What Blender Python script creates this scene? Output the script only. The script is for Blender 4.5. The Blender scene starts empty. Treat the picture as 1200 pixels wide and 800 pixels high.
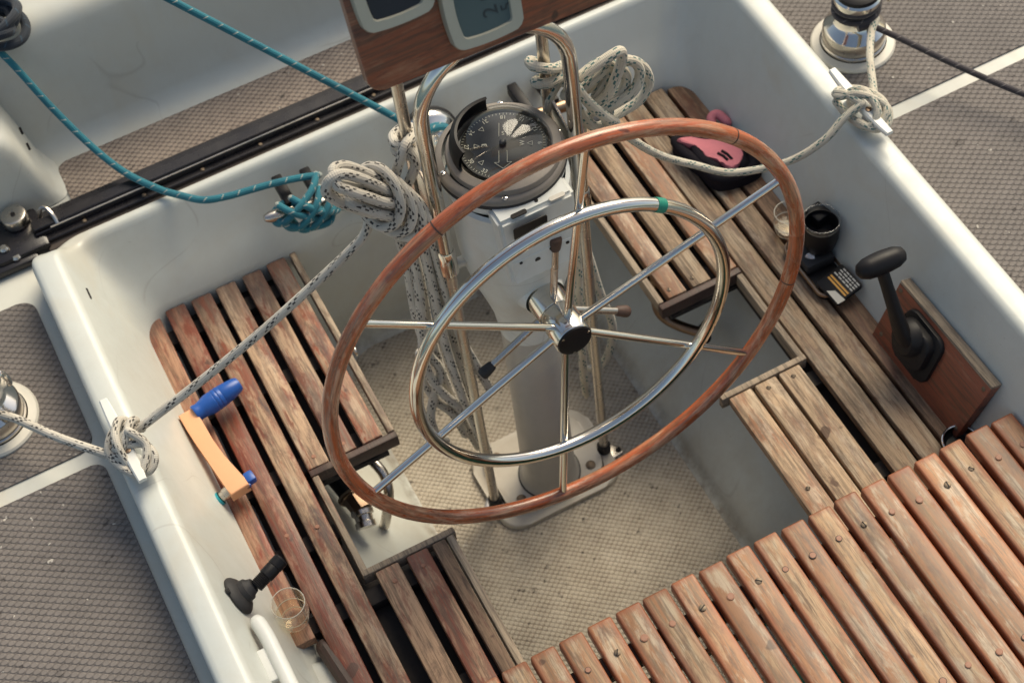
import bpy, bmesh, math, random
from mathutils import Vector as V, Matrix, noise as mnoise
random.seed(7)
S = bpy.context.scene
COL = S.collection
PI = math.pi

# ------------------------------------------------------------------ node helpers
def newmat(name):
    m = bpy.data.materials.new(name); m.use_nodes = True
    nt = m.node_tree; nt.nodes.clear()
    out = nt.nodes.new('ShaderNodeOutputMaterial')
    return m, nt, out
def nd(nt, typ, props=None, **ins):
    n = nt.nodes.new(typ)
    for k, v in (props or {}).items(): setattr(n, k, v)
    for k, v in ins.items():
        key = k.replace('_', ' ')
        if k.startswith('i') and k[1:].isdigit(): key = int(k[1:])
        s = n.inputs[key]
        if isinstance(v, bpy.types.NodeSocket): nt.links.new(v, s)
        else: s.default_value = v
    return n
def math_(nt, op, a, b=None, c=None, clamp=False):
    n = nt.nodes.new('ShaderNodeMath'); n.operation = op; n.use_clamp = clamp
    for i, v in enumerate((a, b, c)):
        if v is None: continue
        if isinstance(v, bpy.types.NodeSocket): nt.links.new(v, n.inputs[i])
        else: n.inputs[i].default_value = v
    return n.outputs[0]
def ramp(nt, fac, stops, interp='LINEAR'):
    n = nt.nodes.new('ShaderNodeValToRGB'); e = n.color_ramp.elements; n.color_ramp.interpolation = interp
    while len(e) < len(stops): e.new(0.5)
    for x, (p, c) in zip(e, stops):
        x.position = p
        x.color = (c, c, c, 1) if isinstance(c, (int, float)) else (*c, 1)
    nt.links.new(fac, n.inputs[0]); return n.outputs[0]
def mix(nt, fac, a, b, blend='MIX'):
    n = nt.nodes.new('ShaderNodeMix'); n.data_type = 'RGBA'; n.blend_type = blend
    for s, v in ((n.inputs[0], fac), (n.inputs[6], a), (n.inputs[7], b)):
        if isinstance(v, bpy.types.NodeSocket): nt.links.new(v, s)
        elif isinstance(v, (int, float)): s.default_value = v
        else: s.default_value = (*v, 1)
    return n.outputs[2]
def noise(nt, vec, scale, detail=4, rough=.55, dist=0.):
    return nd(nt, 'ShaderNodeTexNoise', None, Vector=vec, Scale=scale, Detail=detail, Roughness=rough, Distortion=dist).outputs[0]
def objco(nt): return nd(nt, 'ShaderNodeTexCoord').outputs['Object']
def mapping(nt, vec, scale=(1, 1, 1), loc=(0, 0, 0)):
    n = nd(nt, 'ShaderNodeMapping', None, Vector=vec); n.inputs['Scale'].default_value = scale
    if isinstance(loc, bpy.types.NodeSocket): nt.links.new(loc, n.inputs['Location'])
    else: n.inputs['Location'].default_value = loc
    return n.outputs[0]
def bump(nt, h, strength=.3, dist=.002, normal=None):
    n = nd(nt, 'ShaderNodeBump', None, Height=h, Strength=strength, Distance=dist)
    if normal is not None: nt.links.new(normal, n.inputs['Normal'])
    return n.outputs[0]
def princ(nt, out, **k):
    b = nd(nt, 'ShaderNodeBsdfPrincipled')
    for kk, v in k.items():
        s = b.inputs[kk.replace('_', ' ')]
        if isinstance(v, bpy.types.NodeSocket): nt.links.new(v, s)
        elif isinstance(v, tuple): s.default_value = (*v, 1) if len(v) == 3 else v
        else: s.default_value = v
    nt.links.new(b.outputs[0], out.inputs[0]); return b

M = {}
def simple(name, col, rough=.5, metal=0., nscale=40, var=.12, bmp=.05, rvar=.15, coat=0., spec=.5):
    m, nt, out = newmat(name); co = objco(nt)
    f = noise(nt, co, nscale, 5); f2 = noise(nt, co, nscale * .2, 3)
    dk = tuple(c * (1 - var * 1.6) for c in col); lt = tuple(min(1, c * (1 + var)) for c in col)
    c = mix(nt, math_(nt, 'MULTIPLY_ADD', f, .5, math_(nt, 'MULTIPLY', f2, .5)), dk, lt)
    r = math_(nt, 'MULTIPLY_ADD', f2, rvar * 2, rough - rvar, clamp=True)
    princ(nt, out, Base_Color=c, Roughness=r, Metallic=metal, Normal=bump(nt, f, bmp, .001), Coat_Weight=coat, Specular_IOR_Level=spec)
    M[name] = m; return m

def gelcoat(name, col, dirt, rough=.32, low=False, dscale=3.):
    m, nt, out = newmat(name); co = objco(nt)
    n1 = noise(nt, co, dscale, 6, .62); n2 = noise(nt, co, 26, 6, .7); n3 = noise(nt, mapping(nt, co, (9, 9, 2.2)), 5, 6, .7)
    st = ramp(nt, math_(nt, 'MULTIPLY', n1, math_(nt, 'ADD', n2, .45)), [(.40, 0.), (.80, 1.)])
    c = mix(nt, math_(nt, 'MULTIPLY', st, .30), col, dirt)
    c = mix(nt, math_(nt, 'MULTIPLY', ramp(nt, n3, [(.5, 0.), (.8, 1.)]), .12), c, dirt)
    sp = ramp(nt, noise(nt, co, 190, 2, .5), [(.70, 0.), (.76, 1.)])                       # small specks of dirt
    sp = math_(nt, 'MULTIPLY', sp, ramp(nt, n1, [(.45, 0.), (.6, 1.)]))
    c = mix(nt, math_(nt, 'MULTIPLY', sp, .35), c, (.2, .16, .12))
    ln = math_(nt, 'ABSOLUTE', math_(nt, 'SUBTRACT', noise(nt, co, 3.1, 1, .4, .8), .5))                      # hairline crazing and scratches
    hl = math_(nt, 'MULTIPLY', ramp(nt, ln, [(.0, 1.), (.0035, 0.)]), ramp(nt, noise(nt, co, 6.5, 2), [(.52, 0.), (.6, 1.)]))
    c = mix(nt, math_(nt, 'MULTIPLY', hl, .26), c, (.22, .19, .16))
    yl = ramp(nt, noise(nt, mapping(nt, co, (1.6, .9, 1.2), (5, 2, 1)), 3.2, 4, .6, 1.), [(.50, 0.), (.72, 1.)])
    c = mix(nt, math_(nt, 'MULTIPLY', yl, .42), c, (.52, .46, .35))
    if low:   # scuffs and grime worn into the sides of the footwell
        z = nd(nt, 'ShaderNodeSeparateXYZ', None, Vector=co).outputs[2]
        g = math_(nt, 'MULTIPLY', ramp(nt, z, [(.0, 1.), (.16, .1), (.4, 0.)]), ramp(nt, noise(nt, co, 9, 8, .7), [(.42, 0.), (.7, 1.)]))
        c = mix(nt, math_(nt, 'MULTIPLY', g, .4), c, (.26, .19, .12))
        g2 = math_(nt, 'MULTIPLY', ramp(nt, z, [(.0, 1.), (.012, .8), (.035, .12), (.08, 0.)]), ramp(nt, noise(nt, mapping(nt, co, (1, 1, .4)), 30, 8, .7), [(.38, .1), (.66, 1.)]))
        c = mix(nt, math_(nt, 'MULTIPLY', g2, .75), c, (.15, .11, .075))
    r = math_(nt, 'MULTIPLY_ADD', n2, .35, rough - .12, clamp=True)
    princ(nt, out, Base_Color=c, Roughness=r, Normal=bump(nt, noise(nt, co, 7, 3), .10, .01), Coat_Weight=.15, Coat_Roughness=.25)
    M[name] = m
gelcoat('gelcoat', (.555, .575, .535), (.40, .37, .30), low=True)
gelcoat('deck_gelcoat', (.53, .535, .485), (.42, .37, .30), rough=.4)
gelcoat('dirty_cream', (.56, .51, .43), (.25, .17, .10), rough=.4, dscale=9)
gelcoat('column_grey', (.43, .405, .37), (.26, .22, .17), rough=.34, dscale=6)
gelcoat('pedestal_paint', (.66, .69, .67), (.44, .41, .34), rough=.36, dscale=5)

def nonskid(name, px, py, base, dark, worn, wornmix, bstr, thr):
    m, nt, out = newmat(name); co = objco(nt)
    wob = nd(nt, 'ShaderNodeVectorMath', {'operation': 'MULTIPLY_ADD'}, i0=nd(nt, 'ShaderNodeTexNoise', None, Vector=co, Scale=60., Detail=2.).outputs[1], i1=(.0016, .0016, 0), i2=co).outputs[0]
    p = mapping(nt, wob, (1 / px, 1 / py, 0))
    ds = []
    for off in (0., .5):
        q = nd(nt, 'ShaderNodeVectorMath', {'operation': 'ADD'}, i0=p, i1=(off, off, 0)).outputs[0]
        q = nd(nt, 'ShaderNodeVectorMath', {'operation': 'FRACTION'}, i0=q).outputs[0]
        q = nd(nt, 'ShaderNodeVectorMath', {'operation': 'SUBTRACT'}, i0=q, i1=(.5, .5, 0)).outputs[0]
        q = nd(nt, 'ShaderNodeVectorMath', {'operation': 'MULTIPLY'}, i0=q, i1=(1., 1., 0)).outputs[0]
        ds.append(nd(nt, 'ShaderNodeVectorMath', {'operation': 'LENGTH'}, i0=q).outputs[1])
    d = math_(nt, 'MINIMUM', *ds)
    gap = ramp(nt, d, [(thr - .08, 0.), (thr + .08, 1.)])
    big = noise(nt, co, 5, 6, .65); med = noise(nt, co, 24, 6, .7)
    c = mix(nt, ramp(nt, big, [(.35, 0.), (.65, 1.)]), base, worn)
    c = mix(nt, math_(nt, 'MULTIPLY', ramp(nt, med, [(.35, 0.), (.7, 1.)]), .35), c, dark)
    gm = math_(nt, 'MULTIPLY', gap, math_(nt, 'MULTIPLY_ADD', ramp(nt, med, [(.3, 0.), (.62, 1.)]), wornmix, 1 - wornmix))
    c = mix(nt, math_(nt, 'MULTIPLY', gm, .85), c, dark)
    blot = math_(nt, 'MULTIPLY', ramp(nt, noise(nt, co, 34, 3, .6), [(.635, 0.), (.68, 1.)]), math_(nt, 'MULTIPLY_ADD', gap, .6, .4))
    c = mix(nt, math_(nt, 'MULTIPLY', blot, .8), c, (.035, .028, .025))
    pale = ramp(nt, noise(nt, co, 55, 2, .5), [(.73, 0.), (.75, 1.)])
    c = mix(nt, math_(nt, 'MULTIPLY', pale, .5), c, (.7, .66, .58))
    h = math_(nt, 'MULTIPLY_ADD', gap, -1., math_(nt, 'MULTIPLY', med, .3))
    princ(nt, out, Base_Color=c, Roughness=.78, Normal=bump(nt, h, bstr, .002))
    M[name] = m
nonskid('floor_nonskid', .0142, .0115, (.49, .425, .335), (.27, .22, .165), (.56, .495, .40), .85, .8, .315)
nonskid('deck_nonskid',   .0205, .0135, (.158, .140, .129), (.092, .079, .072), (.198, .174, .159), .4, .9, .325)
nonskid('bridge_nonskid', .0175, .0125, (.29, .235, .195), (.11, .085, .075), (.36, .295, .24), .4, .9, .325)

def wood(name, fresh, grey, dark, axis='Y', greyamt=.5, stain=.4, rough=.6, uv=False, gloss=0., end=None, grainsc=1., pale=None, edge=None, tan=None):
    m, nt, out = newmat(name)
    if uv:
        vec = mapping(nt, nd(nt, 'ShaderNodeUVMap').outputs[0], (1, .09, 1))
    else:
        vec = objco(nt)
    rnd = nd(nt, 'ShaderNodeObjectInfo').outputs['Random']
    loc = nd(nt, 'ShaderNodeCombineXYZ', None, X=math_(nt, 'MULTIPLY', rnd, 31.), Y=math_(nt, 'MULTIPLY', rnd, 17.), Z=math_(nt, 'MULTIPLY', rnd, 9.)).outputs[0]
    if uv: g_sc, b_sc = (.045, 1., 1.), (.22, 1., 1.)
    else:
        g_sc = {'Y': (1, .045, 1), 'X': (.045, 1, 1), 'Z': (1, 1, .045)}[axis]
        b_sc = {'Y': (1, .22, 1), 'X': (.22, 1, 1), 'Z': (1, 1, .22)}[axis]
    pg = mapping(nt, vec, g_sc, loc); pb = mapping(nt, vec, b_sc, loc)
    k = 1.
    grain = noise(nt, pg, 190 * k * grainsc, 6, .7, .4); fine = noise(nt, pg, 700 * k * grainsc, 3, .6)
    big = noise(nt, pb, 26 * k, 5, .65, .6); mid = noise(nt, pb, 70 * k, 6, .7, .8)
    w = math_(nt, 'ADD', math_(nt, 'MULTIPLY', big, .7), math_(nt, 'MULTIPLY', mid, .5))
    w = math_(nt, 'ADD', w, math_(nt, 'MULTIPLY_ADD', rnd, .22, greyamt - .71))
    g = ramp(nt, w, [(.45, 0.), (.56, 1.)])
    # tone differs from piece to piece
    fr2 = tuple(c * .62 for c in fresh)
    c = mix(nt, math_(nt, 'FRACT', math_(nt, 'MULTIPLY', rnd, 7.31)), fresh, fr2)
    if tan is not None: c = mix(nt, math_(nt, 'GREATER_THAN', math_(nt, 'FRACT', math_(nt, 'MULTIPLY', rnd, 23.1)), .84), c, tan)
    c = mix(nt, g, c, grey)
    if pale is not None:
        c = mix(nt, math_(nt, 'MULTIPLY', ramp(nt, noise(nt, pb, 40 * k, 6, .7, .4), [(.50, 0.), (.60, 1.)]), .55 if tan is None else .62), c, pale)
    c = mix(nt, math_(nt, 'MULTIPLY', ramp(nt, grain, [(.41, 1.), (.53, 0.)]), .75), c, tuple(x * .36 for x in grey))
    c = mix(nt, math_(nt, 'MULTIPLY', ramp(nt, fine, [(.30, 1.), (.40, 0.)]), .55), c, dark)
    stn = ramp(nt, noise(nt, pb, 34 * k, 7, .74, .5), [(.51, 0.), (.66, 1.)])
    c = mix(nt, math_(nt, 'MULTIPLY', stn, stain), c, dark)
    knots = ramp(nt, noise(nt, vec, 24 * k, 2, .4), [(.735, 0.), (.765, 1.)])
    c = mix(nt, math_(nt, 'MULTIPLY', knots, .75), c, (.05, .02, .012))
    if end is not None:   # weather stains where rain stands at the forward ends of the slats
        y = nd(nt, 'ShaderNodeSeparateXYZ', None, Vector=objco(nt)).outputs[1]
        e = nd(nt, 'ShaderNodeMapRange', None, Value=math_(nt, 'ADD', y, math_(nt, 'MULTIPLY_ADD', mid, .16, -.08))); e.inputs[1].default_value = end[0]; e.inputs[2].default_value = end[1]
        c = mix(nt, math_(nt, 'MULTIPLY', e.outputs[0], math_(nt, 'MULTIPLY_ADD', mid, 1., .25, clamp=True)), c, (.065, .040, .035))
    if edge is not None:  # varnish survives along the edges and ends, worn off along the crown of each slat
        gx = nd(nt, 'ShaderNodeSeparateXYZ', None, Vector=nd(nt, 'ShaderNodeTexCoord').outputs['Generated'])
        ex = math_(nt, 'MULTIPLY', math_(nt, 'ABSOLUTE', math_(nt, 'SUBTRACT', gx.outputs[0], .5)), 2.)
        ey = math_(nt, 'MULTIPLY_ADD', gx.outputs[1], 22., -21.)
        e_ = math_(nt, 'ADD', math_(nt, 'MAXIMUM', ex, ey), math_(nt, 'MULTIPLY_ADD', math_(nt, 'ADD', mid, big), .9, -.95))
        c = mix(nt, math_(nt, 'MULTIPLY', ramp(nt, e_, [(.45, 0.), (.85, 1.)]), .8), c, edge)
        c = mix(nt, math_(nt, 'MULTIPLY', ramp(nt, math_(nt, 'ADD', ex, math_(nt, 'MULTIPLY', grain, .5)), [(1.12, 0.), (1.3, 1.)]), .6), c, tuple(x * .5 for x in edge))
    c = mix(nt, 1., c, nd(nt, 'ShaderNodeCombineColor', None, Red=(tv := math_(nt, 'MULTIPLY_ADD', math_(nt, 'FRACT', math_(nt, 'MULTIPLY', rnd, 13.7)), .50, .74)), Green=tv, Blue=tv).outputs[0], 'MULTIPLY')
    h = math_(nt, 'ADD', grain, math_(nt, 'MULTIPLY', fine, .6))
    r = math_(nt, 'MULTIPLY_ADD', g, .2, rough - .08, clamp=True)
    princ(nt, out, Base_Color=c, Roughness=r, Normal=bump(nt, h, .35 if gloss == 0 else .12, .0015), Coat_Weight=gloss, Coat_Roughness=.22)
    M[name] = m
wood('teak_port', (.235, .062, .028), (.40, .265, .17), (.045, .026, .024), greyamt=.50, stain=.8, pale=(.46, .36, .26), end=(.36, .50))
wood('teak_port_red', (.27, .062, .030), (.38, .205, .125), (.06, .028, .024), greyamt=.42, stain=.65, pale=(.40, .24, .16), rough=.5, end=(.42, .52))
wood('teak_port_aft', (.21, .064, .036), (.32, .205, .13), (.04, .024, .022), greyamt=.50, stain=.6)
wood('teak_starboard', (.26, .118, .058), (.41, .285, .18), (.06, .034, .026), greyamt=.54, stain=.62, pale=(.50, .41, .30))
wood('teak_starboard_brown', (.27, .098, .045), (.36, .215, .125), (.05, .028, .02), greyamt=.5, stain=.5)
wood('teak_dark', (.07, .035, .026), (.12, .085, .065), (.02, .014, .013), greyamt=.4)
wood('teak_trim', (.23, .13, .08), (.36, .28, .20), (.05, .03, .025), greyamt=.6)
wood('teak_aft', (.375, .168, .070), (.42, .28, .165), (.085, .042, .028), greyamt=.48, stain=.75, rough=.55, gloss=.02, pale=(.47, .405, .30), edge=(.25, .072, .028), tan=(.48, .28, .135))
wood('rim_varnish', (.45, .105, .036), (.50, .25, .135), (.08, .022, .014), uv=True, greyamt=.46, stain=.75, rough=.34, gloss=.4, pale=(.56, .38, .25))
wood('board_varnish', (.43, .115, .047), (.46, .19, .095), (.05, .02, .016), axis='X', greyamt=.38, stain=.75, rough=.4, gloss=.25)
wood('throttle_board_wood', (.255, .070, .036), (.31, .145, .085), (.07, .03, .02), axis='Y', greyamt=.42, stain=.4, rough=.5, gloss=.1)

simple('steel', (.77, .72, .65), .13, 1., 60, .06, .015, .06)
simple('steel_dull', (.60, .55, .49), .27, 1., 90, .14, .04, .12)
simple('bronze', (.32, .22, .15), .38, 1., 60, .3, .1)
simple('black_anodised', (.018, .016, .018), .28, 0., 120, .3, .08, .15)
simple('black_plastic', (.012, .011, .012), .45, 0., 150, .25, .05, spec=.22)
simple('black_rubber', (.028, .026, .026), .65, 0., 150, .3, .1)
simple('dark_gap', (.015, .012, .011), .8)
simple('grey_bezel', (.42, .40, .32), .42, 0., 200, .06, .03)
simple('bezel_metal', (.24, .21, .18), .5, .1, 220, .14, .04)
simple('white_paint', (.74, .74, .69), .35, 0., 60, .07, .03)
simple('orange_plastic', (.80, .40, .21), .45, 0., 70, .06, .03)
simple('blue_plastic', (.012, .085, .36), .34, 0., 70, .12, .03)
simple('pink_fabric', (.62, .19, .22), .8, 0., 400, .14, .3)
simple('black_fabric', (.012, .010, .014), .85, 0., 300, .3, .4, spec=.15)
simple('green_tape', (.01, .26, .18), .4, 0., 90, .1, .03)
simple('green_canvas', (.012, .12, .085), .7, 0., 300, .3, .3)
simple('teal_enamel', (.01, .33, .40), .35)
simple('marking_paint', (.55, .53, .45), .5, 0., 300, .1, 0)
simple('card_black', (.010, .010, .012), .5)
simple('lcd_segment', (.030, .040, .042), .5)
simple('lcd_dark', (.022, .024, .034), .12, 0., 8, .4, 0, .03)
simple('lcd_grey', (.085, .118, .120), .14, 0., 8, .12, 0, .03)
simple('print_white', (.62, .60, .54), .5)
simple('print_orange', (.70, .34, .05), .5)
simple('dull_white', (.58, .55, .48), .45, 0., 40, .18, .05)
simple('brass_screw', (.22, .165, .115), .55, .6, 300, .3, .1)
simple('wood_plug', (.33, .15, .09), .55, 0., 300, .2, .1)
simple('gap_shade_dirt', (.030, .024, .021), .85, 0., 45, .6, .4)  # near-black stand-in for shade and dirt in the seat gaps
simple('black_dusty', (.020, .018, .018), .5, 0., 30, .5, .15, spec=.25)
simple('wood_dirty', (.10, .075, .06), .7, 0., 60, .5, .3)
simple('tip_brown', (.085, .045, .032), .6, 0., 200, .5, .3)

def rope(name, col, fleck, dirt, kind):
    m, nt, out = newmat(name)
    uv = nd(nt, 'ShaderNodeUVMap').outputs[0]; sep = nd(nt, 'ShaderNodeSeparateXYZ', None, Vector=uv); u, v = sep.outputs[0], sep.outputs[1]
    rows = 12.
    b = math_(nt, 'MULTIPLY', v, rows); row = math_(nt, 'FLOOR', b); fb = math_(nt, 'FRACT', b)
    if kind == 'dash':        # flecks in short oblique groups
        a = math_(nt, 'MULTIPLY_ADD', u, 1 / .0125, math_(nt, 'MULTIPLY', row, .5)); fa = math_(nt, 'FRACT', a)
        cell = math_(nt, 'MULTIPLY', math_(nt, 'LESS_THAN', math_(nt, 'ABSOLUTE', math_(nt, 'SUBTRACT', fa, .5)), .26), math_(nt, 'LESS_THAN', math_(nt, 'ABSOLUTE', math_(nt, 'SUBTRACT', fb, .5)), .40))
        grp = math_(nt, 'FRACT', math_(nt, 'MULTIPLY_ADD', u, 1 / .046, math_(nt, 'MULTIPLY', v, 2.)))
        band = math_(nt, 'LESS_THAN', math_(nt, 'FRACT', math_(nt, 'MULTIPLY_ADD', v, 3.5, math_(nt, 'MULTIPLY', u, 4.))), .58)
        fl = math_(nt, 'MULTIPLY', cell, math_(nt, 'MULTIPLY', math_(nt, 'LESS_THAN', grp, .55), band))
    else:                     # thin helical tracer
        t = math_(nt, 'FRACT', math_(nt, 'MULTIPLY_ADD', u, 1 / .030, math_(nt, 'MULTIPLY', v, 1.)))
        gate = math_(nt, 'LESS_THAN', math_(nt, 'FRACT', math_(nt, 'MULTIPLY', v, 3.)), .6)
        fl = math_(nt, 'MULTIPLY', math_(nt, 'LESS_THAN', t, .085), gate)
    s1 = math_(nt, 'SINE', math_(nt, 'MULTIPLY_ADD', u, 2 * PI / .0052, math_(nt, 'MULTIPLY', v, 2 * PI * 6)))
    s2 = math_(nt, 'SINE', math_(nt, 'MULTIPLY_ADD', u, -2 * PI / .0052, math_(nt, 'MULTIPLY', v, 2 * PI * 6)))
    h = math_(nt, 'MULTIPLY_ADD', math_(nt, 'MULTIPLY', s1, s2), .5, .5)
    co = objco(nt)
    c = mix(nt, ramp(nt, noise(nt, co, 20, 6, .65), [(.4, 0.), (.7, .75)]), col, dirt)
    c = mix(nt, math_(nt, 'MULTIPLY', math_(nt, 'SUBTRACT', 1., h), .22), c, tuple(x * .4 for x in col))
    c = mix(nt, math_(nt, 'MULTIPLY', fl, .92), c, fleck)
    princ(nt, out, Base_Color=c, Roughness=.82, Normal=bump(nt, h, .55, .0012), Sheen_Weight=.15)
    M[name] = m
rope('rope_black_fleck', (.61, .565, .48), (.014, .012, .014), (.42, .375, .31), 'dash')
rope('rope_green_fleck', (.60, .55, .44), (.006, .10, .10), (.42, .36, .28), 'dash')
rope('rope_teal', (.008, .165, .215), (.34, .36, .32), (.005, .10, .145), 'tracer')
rope('rope_dark', (.045, .036, .040), (.16, .14, .13), (.03, .026, .028), 'tracer')
rope('rope_navy', (.010, .018, .030), (.02, .05, .08), (.012, .014, .02), 'tracer')

def thin_glass(name, tint, rough=.02, gl=1.0):
    m, nt, out = newmat(name)
    f = math_(nt, 'MULTIPLY_ADD', math_(nt, 'POWER', nd(nt, 'ShaderNodeLayerWeight', None, Blend=.5).outputs['Facing'], 4.), .75, .045)
    smear = noise(nt, objco(nt), 60, 4)
    tr = nd(nt, 'ShaderNodeBsdfTransparent', None, Color=(*tint, 1))
    g = nd(nt, 'ShaderNodeBsdfGlossy', None, Color=(1, 1, 1, 1), Roughness=math_(nt, 'MULTIPLY_ADD', smear, .06, rough))
    mx = nd(nt, 'ShaderNodeMixShader', None, i0=math_(nt, 'MULTIPLY', f, gl, clamp=True), i1=tr.outputs[0], i2=g.outputs[0])
    nt.links.new(mx.outputs[0], out.inputs[0]); M[name] = m
thin_glass('clear_glass', (.99, .985, .97), .02, 1.2)
thin_glass('dome_glass', (.86, .87, .86), .04, .8)
thin_glass('amber_drink', (.985, .94, .86), .02, .5)

def edge_glass():  # pale half-clear tone, paints highlights along the tumbler edges
    m, nt, out = newmat('glass_edge_highlight')
    tr = nd(nt, 'ShaderNodeBsdfTransparent', None, Color=(.95, .93, .88, 1)); g = nd(nt, 'ShaderNodeBsdfPrincipled', None, Roughness=.15); g.inputs['Base Color'].default_value = (.72, .68, .58, 1)
    mx = nd(nt, 'ShaderNodeMixShader', None, i0=.6, i1=tr.outputs[0], i2=g.outputs[0]); nt.links.new(mx.outputs[0], out.inputs[0]); M['glass_edge_highlight'] = m
edge_glass()
def sea_mat():
    m, nt, out = newmat('sea_water'); co = objco(nt)
    h = math_(nt, 'ADD', noise(nt, mapping(nt, co, (1, .5, 1)), .7, 5, .6), math_(nt, 'MULTIPLY', noise(nt, co, 3.5, 5), .35))
    c = mix(nt, noise(nt, co, .2, 3), (.012, .05, .065), (.03, .10, .11))
    princ(nt, out, Base_Color=c, Roughness=.12, Normal=bump(nt, h, .8, .25)); M['sea_water'] = m
sea_mat()

# ------------------------------------------------------------------ object helpers
def wpos(o):
    p = V((0, 0, 0))
    while o is not None: p = p + o.location; o = o.parent
    return p
def obj(name, bm, mat, parent=None, smooth=35, loc=None):
    """bm is in world metres; stored relative to the thing it belongs to"""
    me = bpy.data.meshes.new(name)
    base = wpos(parent) if parent else V((0, 0, 0))
    L = V(loc) if loc is not None else V((0, 0, 0))
    bmesh.ops.translate(bm, verts=bm.verts, vec=-(base + L))
    bmesh.ops.recalc_face_normals(bm, faces=bm.faces)
    bm.to_mesh(me); bm.free()
    if smooth:
        me.polygons.foreach_set('use_smooth', [True] * len(me.polygons))
        try: me.set_sharp_from_angle(angle=math.radians(smooth))
        except Exception: pass
    o = bpy.data.objects.new(name, me); COL.objects.link(o); o.location = L
    if isinstance(mat, (list, tuple)):
        for x in mat: me.materials.append(M[x])
    else: me.materials.append(M[mat])
    if parent is not None: o.parent = parent
    return o
def thing(name, label, cat, loc=(0, 0, 0), group=None):
    o = bpy.data.objects.new(name, None); COL.objects.link(o); o.location = loc; o.empty_display_size = .05
    o['label'] = label; o['category'] = cat
    if group: o['group'] = group
    return o
def tag(o, label, cat, group=None):
    o['label'] = label; o['category'] = cat
    if group: o['group'] = group
    return o
def struct(o): o['kind'] = 'structure'; return o
def B(): return bmesh.new()

def frame(o, x, y, z):
    x, y, z = V(x).normalized(), V(y).normalized(), V(z).normalized()
    return Matrix(((x[0], y[0], z[0], o[0]), (x[1], y[1], z[1], o[1]), (x[2], y[2], z[2], o[2]), (0, 0, 0, 1)))
def axis_frame(o, z, up=(0, 0, 1)):
    z = V(z).normalized(); up = V(up)
    if abs(z.dot(up)) > .98: up = V((0, 1, 0))
    x = up.cross(z).normalized(); y = z.cross(x)
    return frame(o, x, y, z)
I4 = Matrix.Identity(4)
def box(bm, x0, x1, y0, y1, z0, z1, bev=.0, seg=2, mtx=I4, mi=0):
    r = bmesh.ops.create_cube(bm, size=1.)
    vs = r['verts']
    for v in vs: v.co = V(((x0 + x1) / 2 + v.co.x * (x1 - x0), (y0 + y1) / 2 + v.co.y * (y1 - y0), (z0 + z1) / 2 + v.co.z * (z1 - z0)))
    fs = list({f for v in vs for f in v.link_faces})
    if bev > 0:
        es = list({e for v in vs for e in v.link_edges})
        rr = bmesh.ops.bevel(bm, geom=es, offset=bev, segments=seg, affect='EDGES', profile=.5)
        fs = list(set(rr['faces']) | {f for f in fs if f.is_valid})
    vv = {v for f in fs if f.is_valid for v in f.verts}
    vv |= {v for v in vs if v.is_valid}
    for v in vv: v.co = mtx @ v.co
    for f in fs:
        if f.is_valid: f.material_index = mi
    return list(vv)
def lathe(bm, prof, mtx=I4, n=32, a0=0., a1=2 * PI, mi=0, sx=1., sy=1.):
    """prof: (radius, height) pairs, revolved round local z"""
    full = abs(a1 - a0 - 2 * PI) < 1e-6
    cnt = n if full else n + 1
    rings = []
    for r, z in prof:
        if r < 1e-6: rings.append([bm.verts.new(mtx @ V((0, 0, z)))] * cnt); continue
        rings.append([bm.verts.new(mtx @ V((r * sx * math.cos(a0 + (a1 - a0) * i / n), r * sy * math.sin(a0 + (a1 - a0) * i / n), z))) for i in range(cnt)])
    for a, b in zip(rings, rings[1:]):
        for i in range(n):
            j = (i + 1) % cnt
            q = [a[i], a[j], b[j], b[i]]
            u = []
            for v in q:
                if v not in u: u.append(v)
            if len(u) >= 3:
                try: bm.faces.new(u).material_index = mi
                except ValueError: pass
def catmull(pts, sub=8, closed=False):
    P = [V(p) for p in pts]; n = len(P); out = []
    rng = range(n if closed else n - 1)
    for i in rng:
        if closed: p0, p1, p2, p3 = P[i - 1], P[i], P[(i + 1) % n], P[(i + 2) % n]
        else: p0, p1, p2, p3 = P[max(i - 1, 0)], P[i], P[i + 1], P[min(i + 2, n - 1)]
        for k in range(sub):
            t = k / sub
            out.append(.5 * ((2 * p1) + (p2 - p0) * t + (2 * p0 - 5 * p1 + 4 * p2 - p3) * t * t + (3 * p1 - p0 - 3 * p2 + p3) * t ** 3))
    if not closed: out.append(P[-1])
    return out
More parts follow.
